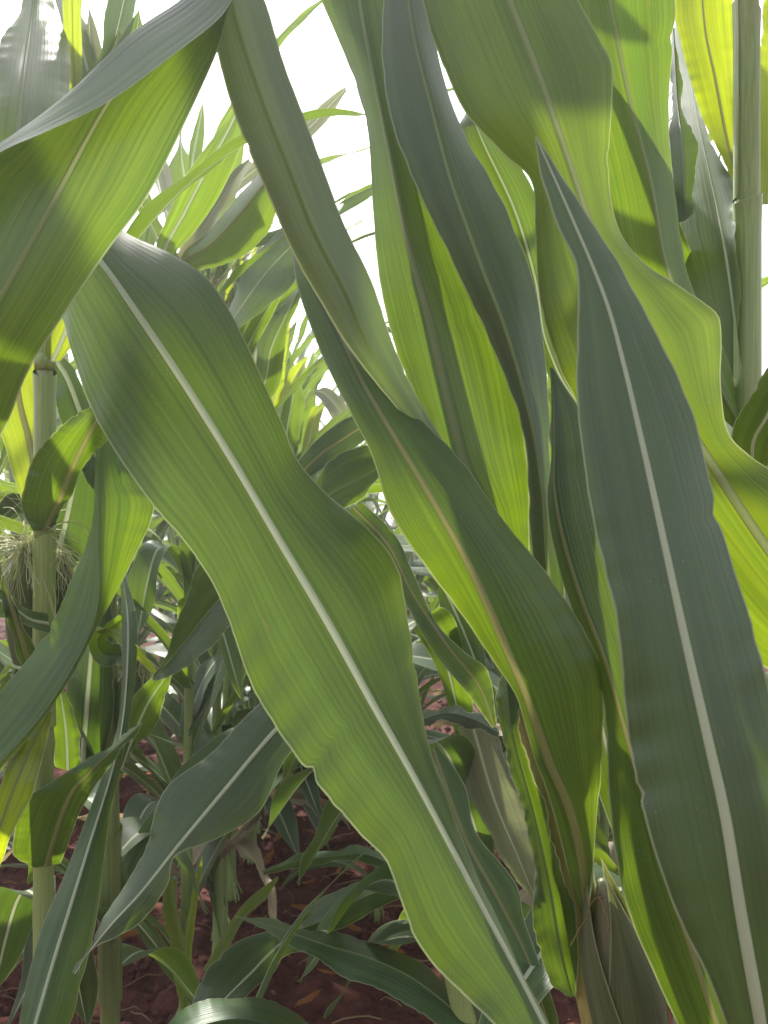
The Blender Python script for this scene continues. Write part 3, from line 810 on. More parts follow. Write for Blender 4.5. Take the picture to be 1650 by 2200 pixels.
# ------------------------------------------------------------------ upright plant at the right margin
RS = plant('upright maize plant whose bare pale stalk stands near the right edge', (.418, .92, 0), 'near maize plants')
st = stalk(RS, [(.418, .92, -.03), (.416, .91, .8), (.414, .90, 1.5), (.41, .88, 2.3)], [.0155, .0145, .0133, .008], (.2, .3, .42, .55, .79))
mb = MB(); zc = P(1605, 440, .9)
mb.tube(local(RS, [zc + (0.0, 0, -.016), zc + (.0, 0, -.004), zc + (.001, 0, .012)]), np.array([.0138, .0146, .0138]), sides=16)
obj('collar', mb.mesh('collar', M_HUSK), RS)
sheath(RS, P(1605, 830, .905), P(1605, 425, .9), .0144, .0142, 2)
sheath(RS, P(1605, 428, .9), P(1605, 20, .89), .0137, .0134, 4)
hero_leaf(RS, [(1585, 432), (1545, 330), (1500, 230), (1455, 60), (1450, 0), (1445, -80)], [(1592, 430), (1562, 300), (1537, 170), (1515, 60), (1505, -80)],
          [(1602, 425), (1590, 380), (1585, 250), (1580, 100), (1575, 0), (1570, -80)], [.915, .93, .94, .95], tl=.02, rib=(2, 1), ribmat=M_RIBY, mat=M_SUNLIT, label='yellow sunlit blade beside the stalk')
hero_leaf(RS, [(1590, 870), (1540, 760), (1480, 620), (1447, 480), (1440, 350), (1445, 200), (1455, 40)], [(1605, 860), (1590, 760), (1570, 600), (1545, 460), (1510, 300), (1480, 150), (1460, 50)],
          [(1608, 850), (1590, 740), (1586, 600), (1580, 430), (1540, 320), (1500, 220), (1465, 60)], [.90, .91, 1.0, 1.12], tl=[.0, .06, .08, .06], tr=[.0, -.04, -.06, -.03], bulge=.1, rib=(3, 1), mat=M_LEAF, label='shiny blade with white glare')
hero_leaf(RS, [(1450, 480), (1442, 400), (1440, 300), (1442, 200), (1440, 60)], [(1470, 475), (1470, 380), (1465, 300), (1455, 220), (1446, 60)], [(1485, 460), (1497, 350), (1490, 280), (1470, 240), (1450, 60)],
          [.90, .89, .88], tl=.02, tr=.03, rib=None, mat=M_SHADED, n=60)
hero_leaf(RS, [(1595, 940), (1460, 800), (1330, 600), (1290, 400), (1250, 200), (1220, 0), (1200, -100)], [(1600, 930), (1520, 780), (1435, 580), (1400, 400), (1350, 200), (1310, 0), (1290, -100)],
          [(1605, 925), (1560, 760), (1480, 600), (1448, 400), (1440, 200), (1450, 0), (1450, -100)], [.90, .84, .80, .78, .77], tr=.02, tl=.02, rib=(3, 1.4), ribmat=M_RIBG, mat=M_LEAF, label='grey-green blade with a straight pale rib')
hero_leaf(RS, [(1598, 1160), (1390, 1040), (1225, 890), (1150, 740), (1100, 560), (1030, 400), (985, 290), (1004, 232)], [(1602, 1150), (1400, 1000), (1245, 870), (1175, 740), (1150, 600), (1105, 450), (1040, 310), (1010, 235)], [(1606, 1140), (1410, 960), (1265, 850), (1195, 720), (1180, 600), (1155, 430), (1090, 320), (1015, 235)],
          [.9, .86, .82, .79, .77, .76], tl=.02, tr=.02, rib=(2.5, 1), mat=M_LEAF, label='pale blade seen between the dark blade and the wavy blade')
hero_leaf(RS, [(1598, 1090), (1575, 1000), (1572, 940), (1590, 885), (1612, 848), (1650, 790), (1730, 700)], [(1606, 1090), (1615, 1000), (1620, 945), (1645, 900), (1670, 850), (1710, 790), (1770, 700)],
          [(1614, 1090), (1645, 1020), (1670, 960), (1700, 910), (1740, 850), (1790, 770), (1800, 700)], [.9, .82, .78, .76], tl=0, tr=0, rib=(2, 1), mat=M_LEAF)
hero_leaf(RS, [(1625, 440), (1622, 300), (1620, 150), (1640, 50), (1650, -60)], [(1650, 440), (1660, 300), (1660, 150), (1670, -60)], [(1680, 450), (1720, 300), (1720, 150), (1700, -60)],
          [.93, .95, .97], tl=0, tr=.03, rib=(2, 1), mat=M_SUNLIT)

top_leaves(RS, [(.41, .88, 2.05, 0.6, .9), (.41, .88, 2.12, 1.9, .9), (.41, .88, 2.2, -1.2, .8)], 3)  # leaves above the view, added to shade the foreground
# ------------------------------------------------------------------ plant with the pale stalk at the left edge
LS = plant('maize plant with a pale upright stalk and tangled silk near the left edge', (-.452, 1.044, 0), 'near maize plants')
stalk(LS, [(-.452, 1.044, -.03), (-.451, 1.044, .6), (-.45, 1.044, 1.2), (-.449, 1.05, 1.68)], [.0145, .013, .0122, .007], (.15, .28, .41, .54, .67, .82))
for py in (1137, 776):
    zc = P(96, py, 1.044); mb = MB()
    mb.tube(local(LS, [zc + (0, 0, -.012), zc + (0, 0, 0), zc + (0.001, 0, .008)]), np.array([.0128, .0142, .0128]), sides=16)
    obj('collar', mb.mesh('collar', M_HUSK), LS)
sheath(LS, P(96, 1560, 1.044), P(96, 1160, 1.044), .0142, .0138, 1)
sheath(LS, P(96, 1120, 1.044), P(96, 800, 1.044), .0136, .0132, 3)
hero_leaf(LS, [(70, 1140), (45, 1090), (55, 1030), (80, 970), (130, 915), (200, 870), (250, 835)], [(100, 1138), (128, 1080), (152, 1020), (178, 960), (212, 900), (256, 845)], [(118, 1130), (132, 1100), (155, 1060), (175, 1010), (218, 960), (242, 920), (268, 860)],
          [1.03, 1.0, .97, .95], tl=[0, -.01, .01], tr=.02, rib=(4.5, 2), ribmat=M_RIBY, wav=.004, label='short ear leaf with rough crinkled margin and straw midrib')
hero_leaf(LS, [(95, 772), (105, 700), (130, 600), (170, 520)], [(112, 778), (138, 720), (168, 640), (200, 540)], [(132, 775), (158, 735), (205, 650), (240, 560)], [1.035, 1.03, 1.02], mat=M_SUNLIT, rib=(3, 2), n=60)
hero_leaf(LS, [(60, 1120), (10, 960), (-30, 850), (-20, 700)], [(90, 1110), (66, 960), (42, 860), (30, 740)], [(105, 1100), (98, 960), (90, 850), (80, 740)], [1.07, 1.10, 1.12], mat=M_SUNLIT, rib=(5, 3), ribmat=M_RIBY, n=70, label='yellow-green blade behind the pale stalk')
hero_leaf(LS, [(40, 430), (-30, 320), (-20, 200), (0, 90), (40, 30), (60, -60)], [(55, 430), (40, 290), (50, 170), (65, 60), (78, -60)], [(75, 430), (140, 330), (150, 200), (148, 100), (125, 30), (95, -60)],
          [.96, .98, 1.06, 1.2, 1.36], tl=[0, -.03, -.03], tr=[0, .05, .05], bulge=.15, rib=(3.5, 1.6), ribmat=M_RIBG, mat=M_LEAF, label='glossy upright blade catching white glare at the top')
hero_leaf(LS, [(-60, 1900), (-10, 1720), (20, 1640), (100, 1530)], [(-40, 1910), (2, 1770), (48, 1650), (106, 1530)], [(-20, 1920), (20, 1805), (75, 1690), (114, 1532)], [.98, .95, .95, 1.0], rib=(2, 1), ribmat=M_RIBG, mat=M_SUNLIT, n=70)
hero_leaf(LS, [(70, 1865), (30, 1840), (28, 1800), (55, 1720), (110, 1680), (190, 1630), (245, 1595)], [(100, 1860), (120, 1790), (150, 1710), (190, 1660), (242, 1612)], [(130, 1855), (152, 1800), (172, 1745), (205, 1690), (246, 1632)],
          [1.03, 1.0, .98], tl=[0, .0, .02], rib=(3.5, 1.5), ribmat=M_RIBY, n=90, label='short lower leaf bent over its collar')
hero_leaf(LS, [(118, 1650), (112, 1560), (118, 1495)], [(146, 1655), (142, 1570), (130, 1490)], [(174, 1645), (168, 1560), (142, 1490)], [1.1, 1.1, 1.1], rib=(2, 1), n=40)
hero_leaf(LS, [(102, 1318), (60, 1308), (20, 1275), (-40, 1250)], [(104, 1340), (62, 1330), (16, 1296), (-40, 1280)], [(112, 1362), (80, 1355), (30, 1330), (-30, 1325)], [1.03, .99, .97], rib=(2.5, 1), mat=M_SHADED, n=60)
hero_leaf(LS, [(62, 1470), (35, 1400), (8, 1310)], [(74, 1465), (52, 1390), (24, 1300)], [(90, 1465), (80, 1400), (44, 1330)], [1.04, 1.0, .98], rib=(4, 2), ribmat=M_RIBY, n=40)
ear(LS, P(58, 1420, 1.10), P(58, 1165, 1.06), .019, M_HUSK, M_SILK, 2, .11, 150)
ear(LS, P(112, 1330, 1.09), P(128, 1185, 1.08), .015, M_HUSK, M_SILK, 7, .06, 90)

# ------------------------------------------------------------------ second plant of the left row
LT = plant('maize plant with the thick dull stalk low on the left and the long folded blade', (-.449, 1.29, 0), 'near maize plants')
stalk(LT, [(-.449, 1.29, -.03), (-.448, 1.29, .6), (-.447, 1.28, 1.2), (-.445, 1.27, 1.7)], [.0165, .0155, .012, .008], (.14, .28, .42, .56, .7, .84), M_STALKG)
sheath(LT, P(236, 2150, 1.29), P(236, 1790, 1.29), .0180, .0172, 2, M_STALKG)
hero_leaf(LT, [(262, 880), (228, 915), (207, 960), (204, 1020), (190, 1150), (110, 1340), (0, 1490), (-50, 1560), (-90, 1700)], [(265, 890), (240, 922), (214, 960), (209, 1020), (210, 1150), (204, 1330), (110, 1510), (0, 1640), (-80, 1720)],
          [(268, 900), (255, 932), (272, 990), (305, 1050), (330, 1095), (275, 1225), (200, 1365), (105, 1530), (0, 1652), (-75, 1724)], [1.06, 1.0, .975, .965, .955, .95, .945, .94, .935], tl=[0, .02, .03, .03, .02], tr=[0, .02, .03, .03, .02], rib=(1.6, .8), ribmat=M_RIBG, bulge=.04,
          label='blade folded along its midrib, grey on one half and yellow-green on the other')
hero_leaf(LT, [(258, 1235), (262, 1330), (262, 1450), (252, 1560), (215, 1680), (150, 1850), (95, 1980), (60, 2100), (40, 2200), (15, 2330)], [(262, 1230), (274, 1330), (272, 1450), (262, 1560), (240, 1660), (190, 1820), (150, 1950), (110, 2080), (75, 2200), (40, 2330)],
          [(268, 1230), (294, 1330), (292, 1440), (277, 1560), (260, 1650), (236, 1760), (222, 1860), (205, 1990), (170, 2130), (150, 2200), (80, 2340)], [1.22, 1.12, 1.02, .95, .89, .84, .80], tl=.015, tr=.02, rib=(2.2, 2.0), bulge=.1,
          label='narrow green blade with white midrib hanging to the bottom corner')
hero_leaf(LT, [(112, 790), (118, 850), (130, 905), (150, 960)], [(122, 775), (146, 815), (172, 885), (195, 950)], [(140, 768), (166, 800), (188, 860), (220, 930)], [1.2, 1.18, 1.18], mat=M_SHADED, rib=(4, 2.5), n=50)
hero_leaf(LT, [(95, 1200), (110, 1100), (140, 1010), (172, 925)], [(122, 1200), (142, 1120), (166, 1010), (188, 925)], [(205, 1210), (214, 1100), (214, 1000), (208, 930)], [1.2, 1.18, 1.18], mat=M_SHADED, rib=(4, 2.5), n=60)
hero_leaf(LT, [(142, 340), (148, 200), (138, 100), (134, -50)], [(150, 340), (160, 200), (157, 100), (154, -50)], [(160, 330), (174, 200), (176, 100), (174, -50)], [1.28, 1.27, 1.25], mat=M_SUNLIT, rib=None, n=60, label='narrow yellow blade lit through by the sun')
hero_leaf(LT, [(160, 320), (182, 200), (218, 90), (238, -40)], [(172, 320), (204, 200), (242, 100), (275, -40)], [(192, 300), (228, 190), (268, 90), (302, -40)], [1.29, 1.3, 1.32], tl=-.03, tr=.03, mat=M_SHADED, rib=(2, 1), n=60)
hero_leaf(LT, [(203, 1348), (250, 1352), (296, 1388), (352, 1460)], [(205, 1351), (248, 1362), (290, 1398), (351, 1463)], [(207, 1355), (245, 1374), (285, 1410), (350, 1466)], [1.2, 1.15, 1.15], mat=M_SUNLIT, rib=None, n=50, label='thin bright yellow-green leaf tip')
hero_leaf(LT, [(265, 1425), (222, 1432), (192, 1402), (194, 1368), (225, 1343)], [(262, 1405), (230, 1406), (212, 1388), (214, 1366), (236, 1350)], [(258, 1382), (240, 1382), (233, 1376), (238, 1364), (252, 1356)], [1.25, 1.22, 1.2], tl=-.02, rib=None, n=50)
hero_leaf(LT, [(150, 1665), (138, 1560), (150, 1450), (180, 1330), (208, 1240)], [(174, 1665), (182, 1560), (191, 1450), (202, 1330), (218, 1240)], [(205, 1665), (236, 1580), (246, 1480), (242, 1350), (240, 1250)], [1.26, 1.24, 1.24, 1.25], tl=.03, tr=.02, mat=M_SHADED, rib=(5, 2.5), n=70)
hero_leaf(LT, [(255, 1650), (268, 1540), (300, 1480), (362, 1430)], [(262, 1655), (292, 1570), (322, 1505), (366, 1440)], [(275, 1610), (330, 1565), (352, 1510), (372, 1442)], [1.27, 1.2, 1.18], rib=(2.5, 1), n=60)
top_leaves(LT, [(-.446, 1.28, 1.3, .3, .9), (-.446, 1.28, 1.45, 3.3, .95), (-.446, 1.28, 1.58, .0, .9), (-.446, 1.28, 1.68, 2.5, .8), (-.446, 1.28, .75, 3.6, .9), (-.446, 1.28, .5, .9, .8)], 13)  # upper leaves here are added to shade the drooping grey blade
ear(LT, P(268, 1590, 1.31), P(300, 1405, 1.28), .02, M_HUSK, M_SILK, 5, .045, 90)

# ------------------------------------------------------------------ plant hidden behind the broad middle blade
HB = plant('low maize plant behind the broad middle blade, with grey drooping lower blades', (.2256, 1.0, 0), 'near maize plants')
stalk(HB, [(.2256, 1.0, -.03), (.103, 1.0, .55), (.03, 1.0, .88), (-.025, 1.0, 1.13)], [.0165, .015, .013, .009], (.2, .35, .5, .65, .8))
hero_leaf(HB, [(740, 1370), (690, 1400), (560, 1510), (450, 1620), (355, 1695), (310, 1830), (240, 1940), (195, 2035), (158, 2090)], [(800, 1390), (720, 1440), (590, 1570), (480, 1700), (380, 1820), (300, 1920), (240, 1985), (195, 2040), (160, 2092)],
          [(830, 1420), (760, 1480), (622, 1620), (560, 1740), (470, 1800), (378, 1840), (362, 1900), (300, 1980), (200, 2047), (164, 2096)], [1.0, .95, .90, .86, .84, .83], tl=.02, tr=.0, bulge=.12, rib=(3, .8), mat=M_SHADED, n=150,
          label='dull grey-green blade with pale midrib drooping to the left')
hero_leaf(HB, [(760, 1180), (640, 1120), (540, 1150), (430, 1210), (395, 1300), (365, 1380), (328, 1455)], [(780, 1200), (680, 1170), (560, 1205), (470, 1290), (400, 1375), (355, 1430), (328, 1458)], [(790, 1220), (700, 1240), (600, 1290), (500, 1340), (450, 1395), (390, 1440), (330, 1462)],
          [1.0, 1.03, 1.08, 1.12, 1.15], tl=.0, tr=-.03, rib=(2, .8), mat=M_SHADED, ribmat=M_RIBG, label='pointed blue-grey blade tip hanging left of the middle blade')
hero_leaf(HB, [(625, 1110), (672, 1045), (710, 985), (770, 960), (800, 955), (860, 945)], [(620, 1130), (700, 1068), (760, 1035), (810, 1008), (870, 970)], [(640, 1150), (700, 1110), (735, 1095), (780, 1070), (812, 1030), (870, 990)], [1.05, 1.1, 1.12], rib=(2, 1), ribmat=M_RIBG, mat=M_LEAF, n=70)
hero_leaf(HB, [(625, 1010), (680, 945), (740, 900), (790, 878)], [(630, 1030), (690, 975), (745, 937), (795, 905)], [(640, 1045), (690, 1010), (755, 968), (805, 930)], [1.1, 1.15, 1.17], rib=(2.4, 1.4), ribmat=M_RIBY, mat=M_SHADED, n=60)
hero_leaf(HB, [(740, 1100), (800, 1190), (860, 1280), (930, 1400), (1000, 1485), (1058, 1565)], [(760, 1090), (835, 1170), (885, 1270), (960, 1385), (1030, 1475), (1062, 1562)], [(780, 1080), (850, 1150), (892, 1240), (940, 1340), (1000, 1402), (1050, 1445), (1068, 1555)],
          [1.0, .95, .9, .88], rib=(2, 1), ribmat=M_RIBY, label='green blade in the gap beside the middle blade')
hero_leaf(HB, [(1070, 1560), (1020, 1530), (965, 1518), (912, 1530)], [(1072, 1576), (1020, 1548), (965, 1533), (911, 1546)], [(1068, 1586), (1020, 1568), (960, 1552), (913, 1558)], [.95, .95, .97], tl=.03, rib=None, mat=M_SHADED, n=50)
hero_leaf(HB, [(915, 1640), (960, 1800), (1030, 1960), (1090, 2100), (1130, 2200)], [(930, 1610), (1000, 1800), (1070, 1930), (1130, 2050), (1165, 2160)], [(940, 1600), (1000, 1690), (1025, 1790), (1110, 1900), (1128, 1980), (1185, 2140)], [.95, .85, .8], rib=(2.5, 1), ribmat=M_RIBY, n=90)
hero_leaf(HB, [(985, 1560), (1000, 1680), (1060, 1810), (1145, 1945)], [(1015, 1560), (1062, 1720), (1112, 1840), (1150, 1930)], [(1062, 1570), (1105, 1680), (1145, 1800), (1160, 1920)], [1.1, 1.08, 1.05], tl=.04, tr=-.02, rib=(2.5, 1), mat=M_PALE, n=70, label='papery pale withered blade')
hero_leaf(HB, [(938, 1270), (958, 1370), (1008, 1445)], [(950, 1252), (990, 1340), (1032, 1446)], [(972, 1265), (1022, 1350), (1050, 1440)], [1.2, 1.18, 1.15], rib=(2.5, 1.4), tr=-.02, mat=M_SHADED, n=50)
hero_leaf(HB, [(1040, 2180), (920, 2080), (820, 2030), (720, 2005), (620, 1985), (505, 1966)], [(1030, 2215), (900, 2110), (800, 2060), (700, 2030), (600, 1995), (505, 1968)], [(1010, 2260), (880, 2160), (790, 2120), (690, 2070), (600, 2015), (507, 1971)],
          [.98, 1.02, 1.06, 1.1], tl=.05, tr=-.02, rib=(1.6, .6), ribmat=M_RIBG, n=100, label='long low blade with its tip pointing left over the soil')
hero_leaf(HB, [(900, 1862), (770, 1895), (690, 1930), (632, 1998)], [(905, 1880), (775, 1930), (705, 1972), (632, 2001)], [(910, 1900), (790, 1965), (720, 2000), (636, 2005)], [1.1, 1.2, 1.25], tl=.04, rib=(2, .8), ribmat=M_RIBG, mat=M_SHADED, n=60)
hero_leaf(HB, [(400, 2190), (440, 2090), (500, 2030), (560, 2005), (640, 1996), (760, 2060)], [(440, 2200), (480, 2150), (540, 2090), (600, 2030), (660, 2010), (780, 2080)], [(470, 2210), (540, 2130), (590, 2090), (612, 2055), (670, 2050), (790, 2110)], [1.05, 1.15, 1.2, 1.1], rib=(1, 2.5), mat=M_SHADED, n=80)
hero_leaf(HB, [(335, 2225), (400, 2165), (500, 2142), (580, 2150), (660, 2195), (780, 2290)], [(340, 2245), (440, 2200), (540, 2190), (650, 2235), (770, 2320)], [(345, 2270), (440, 2245), (540, 2245), (640, 2280), (760, 2350)], [.92, .95, .98, 1.0], tl=.05, rib=None, n=80, label='broad arching blade along the bottom edge')

for q, (b0, th, en, W, m) in enumerate((
        ((880, 1720, 1.0), (700, 1640, 1.15), (560, 1800, 1.3), .08, M_SHADED),
        ((900, 1800, 1.0), (760, 1720, 1.2), (640, 1900, 1.4), .07, M_SHADED),
        ((940, 1950, 1.0), (800, 1900, 1.1), (640, 2110, 1.15), .08, M_LEAF),
        ((960, 2020, 1.0), (820, 2030, 1.12), (700, 2190, 1.2), .08, M_SHADED),
        ((950, 1950, 1.0), (900, 1990, 1.25), (800, 2100, 1.5), .07, M_LEAF),
        ((820, 1400, 1.0), (700, 1500, 1.3), (600, 1700, 1.5), .08, M_SHADED),
        ((820, 1380, 1.0), (930, 1350, 1.15), (1010, 1640, 1.2), .07, M_LEAF),
        ((860, 1600, 1.0), (960, 1620, 1.1), (1060, 1900, 1.2), .07, M_SHADED))):
    aim_leaf(HB, P(*b0), P(*th), P(*en), W, .5, 20 + q, m)

# ------------------------------------------------------------------ left row running away from the camera
ROWX = -0.45
GL = 'maize plants of the left row'
ORD = ['third', 'fourth', 'fifth', 'sixth', 'seventh', 'eighth', 'ninth', 'tenth', 'eleventh', 'twelfth', 'thirteenth', 'fourteenth', 'fifteenth', 'sixteenth']
RP = []
for i, d in enumerate((1.8, 2.02, 2.2, 2.42, 2.65, 2.9, 3.1, 3.3, 3.5, 3.75, 3.95, 4.2, 4.5, 4.8)):
    RP.append(field_plant(ROWX + rng.uniform(-.03, .03), d, '%s maize plant along the left row, counted from the pale stalk' % ORD[i], GL, 20 + i, 1.06, az0=rng.uniform(-.6, .6), lo=1, low=4))
a, b = RP[0], RP[2]
hero_leaf(a, [(396, 650), (335, 550), (365, 450), (410, 360), (490, 250), (518, 198)], [(401, 650), (350, 560), (400, 450), (452, 350), (502, 255), (520, 200)], [(408, 650), (372, 560), (432, 480), (482, 400), (518, 310), (525, 205)], [1.8, 1.58, 1.5, 1.5], rib=(3.5, 2), mat=M_LEAF, n=70, label='upright blade with pale rib rising against the sky')
hero_leaf(a, [(396, 660), (375, 565), (420, 480), (470, 400), (535, 340)], [(401, 660), (386, 565), (434, 490), (484, 412), (536, 345)], [(407, 660), (402, 565), (452, 500), (505, 420), (542, 350)], [1.8, 1.62, 1.6, 1.6], tr=.05, rib=None, mat=M_PALE, n=50)
hero_leaf(a, [(396, 640), (385, 552), (440, 505), (490, 450), (545, 380), (610, 330)], [(401, 645), (390, 565), (452, 525), (522, 450), (566, 395), (614, 338)], [(408, 650), (405, 590), (442, 580), (532, 545), (588, 470), (620, 345)], [1.8, 1.55, 1.48, 1.45], tl=.05, rib=(3.5, 2), ribmat=M_RIBY, n=70)
hero_leaf(a, [(402, 780), (480, 690), (510, 610), (555, 540), (610, 490), (700, 455)], [(405, 785), (485, 705), (540, 628), (590, 565), (645, 512), (704, 465)], [(408, 790), (500, 715), (562, 668), (622, 622), (655, 565), (708, 472)], [1.8, 1.55, 1.45, 1.4], tl=.04, tr=-.03, rib=(2.5, 1.2), mat=M_SHADED, n=70, label='broad grey-blue blade with a thin white rib')
hero_leaf(b, [(480, 900), (545, 810), (553, 720), (590, 660), (622, 628), (650, 598)], [(482, 905), (562, 835), (582, 750), (612, 682), (636, 632), (651, 600)], [(486, 912), (592, 845), (612, 740), (628, 680), (646, 640), (654, 602)], [2.2, 1.95, 1.9, 1.9], tl=.04, rib=(2.5, 1), n=50)
hero_leaf(a, [(400, 452), (436, 340), (510, 195), (595, 80), (640, 35), (695, -5)], [(405, 455), (448, 345), (520, 205), (600, 88), (645, 42), (696, -2)], [(410, 457), (460, 350), (530, 215), (604, 95), (650, 50), (698, 1)], [1.8, 1.75, 1.7, 1.72], rib=None, n=30)
hero_leaf(a, [(400, 500), (490, 395), (580, 320), (650, 265), (690, 225), (742, 186)], [(405, 503), (500, 405), (590, 332), (664, 275), (700, 236), (743, 190)], [(408, 508), (510, 415), (600, 345), (676, 290), (712, 246), (745, 195)], [1.8, 1.75, 1.7, 1.72], rib=(1.4, 1), mat=M_PALE, n=30)
hero_leaf(b, [(476, 530), (570, 500), (650, 470), (720, 432), (760, 410), (812, 396)], [(478, 536), (574, 512), (655, 482), (722, 447), (766, 420), (813, 400)], [(480, 542), (580, 525), (662, 495), (732, 462), (778, 436), (815, 404)], [2.2, 2.0, 1.85, 1.8], rib=None, mat=M_SHADED, n=30)
hero_leaf(a, [(345, 1885), (350, 1950), (365, 2030), (382, 2140)], [(358, 1885), (373, 1960), (391, 2050), (395, 2145)], [(377, 1890), (384, 1960), (406, 2070), (407, 2140)], [1.75, 1.72, 1.7], tl=.02, mat=M_SUNLIT, rib=None, n=50, label='bright yellow blade hanging low over the soil')
hero_leaf(a, [(436, 2085), (476, 2012), (512, 1955), (556, 1912), (597, 1882)], [(442, 2088), (484, 2022), (518, 1964), (564, 1922), (598, 1885)], [(452, 2090), (494, 2030), (524, 1976), (572, 1930), (599, 1888)], [1.6, 1.65, 1.7], mat=M_SUNLIT, rib=None, n=50)
hero_leaf(a, [(395, 2070), (402, 1990), (414, 1910), (434, 1838)], [(402, 2072), (410, 1990), (420, 1912), (435, 1838)], [(409, 2072), (418, 1990), (427, 1914), (437, 1840)], [1.7, 1.68, 1.65], mat=M_SUNLIT, rib=None, n=40)
hero_leaf(b, [(563, 1872), (640, 1836), (720, 1826), (780, 1818), (860, 1850)], [(565, 1875), (640, 1850), (722, 1840), (788, 1836), (860, 1866)], [(568, 1880), (650, 1864), (740, 1850), (792, 1856), (858, 1878)], [1.6, 1.5, 1.4], tl=.03, rib=None, n=50)

for q, (pl_, b0, th, en, W, m) in enumerate((
        (LT, (236, 2000, 1.29), (150, 1960, 1.2), (20, 2200, 1.15), .08, M_SHADED), (LT, (236, 1850, 1.29), (330, 1790, 1.38), (450, 1960, 1.45), .08, M_SHADED),
        (LT, (236, 2090, 1.29), (330, 2050, 1.4), (470, 2210, 1.5), .08, M_LEAF), (LS, (96, 1940, 1.045), (40, 1930, 1.12), (-20, 2150, 1.2), .08, M_SHADED),
        (LS, (96, 2020, 1.045), (140, 2010, 1.15), (190, 2220, 1.25), .07, M_SHADED), (LT, (236, 1760, 1.29), (160, 1720, 1.35), (60, 1900, 1.45), .08, M_LEAF),
        (a, (401, 1650, 1.8), (480, 1600, 1.9), (570, 1770, 2.0), .09, M_SHADED), (a, (401, 1480, 1.8), (330, 1450, 1.7), (275, 1640, 1.6), .09, M_LEAF),
        (a, (401, 1750, 1.8), (320, 1730, 1.7), (255, 1900, 1.62), .09, M_SHADED), (a, (401, 1350, 1.8), (450, 1290, 1.75), (520, 1500, 1.7), .1, M_LEAF),
        (a, (401, 1250, 1.8), (340, 1180, 1.75), (290, 1390, 1.7), .1, M_LEAF), (b, (478, 1700, 2.2), (560, 1680, 2.1), (650, 1860, 2.0), .09, M_SHADED),
        (b, (478, 1560, 2.2), (590, 1540, 2.1), (690, 1760, 1.9), .1, M_SHADED), (b, (478, 1300, 2.2), (520, 1200, 2.1), (600, 1380, 2.0), .1, M_LEAF),
        (b, (478, 1780, 2.2), (410, 1800, 2.1), (350, 1960, 2.0), .08, M_LEAF), (RP[4], (537, 1750, 2.65), (620, 1700, 2.6), (720, 1850, 2.5), .09, M_SHADED),
        (RP[4], (537, 1600, 2.65), (640, 1570, 2.5), (740, 1750, 2.4), .1, M_LEAF), (RP[6], (579, 1650, 3.1), (680, 1620, 3.0), (790, 1760, 2.9), .1, M_SHADED))):
    aim_leaf(pl_, P(*b0), P(*th), P(*en), W, random.Random(q).uniform(-.7, .7), 60 + q, m)
for q, (pl_, b0, th, en) in enumerate((
        (RP[1], (448, 640, 2.02), (470, 440, 2.0), (525, 290, 2.0)), (RP[3], (510, 780, 2.42), (528, 610, 2.4), (575, 480, 2.35)), (RP[3], (510, 800, 2.42), (500, 600, 2.4), (470, 430, 2.35)),
        (RP[4], (537, 860, 2.65), (560, 700, 2.65), (604, 550, 2.6)), (RP[5], (562, 910, 2.9), (590, 780, 2.9), (640, 680, 2.85)), (RP[6], (579, 950, 3.1), (615, 850, 3.1), (662, 760, 3.05)),
        (RP[8], (607, 990, 3.5), (642, 900, 3.5), (690, 810, 3.4)), (a, (401, 580, 1.8), (350, 430, 1.82), (322, 300, 1.85)), (RP[1], (448, 600, 2.02), (400, 400, 2.0), (385, 270, 2.0)),
        (LT, (236, 420, 1.28), (225, 250, 1.3), (255, 60, 1.3)), (LT, (236, 420, 1.28), (270, 260, 1.3), (300, 20, 1.32)), (LT, (236, 440, 1.28), (205, 240, 1.33), (190, 20, 1.35)))):
    aim_leaf(pl_, P(*b0), P(*th), P(*en), .095, random.Random(q).choice((1.9, 2.4, -2.0, 1.5)), 90 + q, (M_LEAF, M_SUNLIT, M_LEAF, M_PALE)[q % 4])
c, e6 = RP[4], RP[6]
hero_leaf(a, [(396, 620), (300, 540), (304, 470), (318, 415)], [(401, 622), (318, 545), (322, 470), (320, 418)], [(404, 625), (335, 545), (342, 480), (322, 415)], [1.8, 1.9, 1.95], rib=None, n=30)
hero_leaf(a, [(398, 470), (404, 345), (412, 290), (434, 222)], [(403, 470), (414, 345), (424, 290), (436, 224)], [(408, 470), (430, 345), (440, 290), (438, 226)], [1.8, 1.85, 1.9], rib=(3, 1), n=30)
hero_leaf(c, [(530, 770), (470, 660), (490, 600), (520, 530)], [(535, 775), (485, 665), (505, 600), (524, 532)], [(538, 780), (500, 665), (515, 600), (528, 534)], [2.65, 2.45, 2.4], rib=None, mat=M_SUNLIT, n=30)
hero_leaf(c, [(515, 740), (528, 640), (540, 540), (552, 480)], [(528, 740), (540, 640), (550, 540), (555, 482)], [(545, 740), (556, 640), (562, 540), (558, 484)], [2.5, 2.5, 2.5], rib=(3, 1), mat=M_SUNLIT, n=30)
hero_leaf(c, [(535, 940), (570, 860), (585, 760), (600, 690), (622, 645)], [(538, 945), (585, 865), (600, 770), (612, 700), (625, 647)], [(542, 950), (602, 865), (614, 780), (622, 710), (628, 650)], [2.6, 2.6, 2.6], rib=(3, 1), mat=M_SUNLIT, n=30)
hero_leaf(e6, [(590, 950), (604, 890), (616, 845), (634, 810)], [(612, 960), (622, 890), (630, 850), (637, 811)], [(640, 960), (652, 890), (654, 850), (640, 812)], [2.8, 2.8, 2.8], rib=(3, 1), mat=M_LEAF, n=30, label='rounded sunlit blade low in the gap of sky')
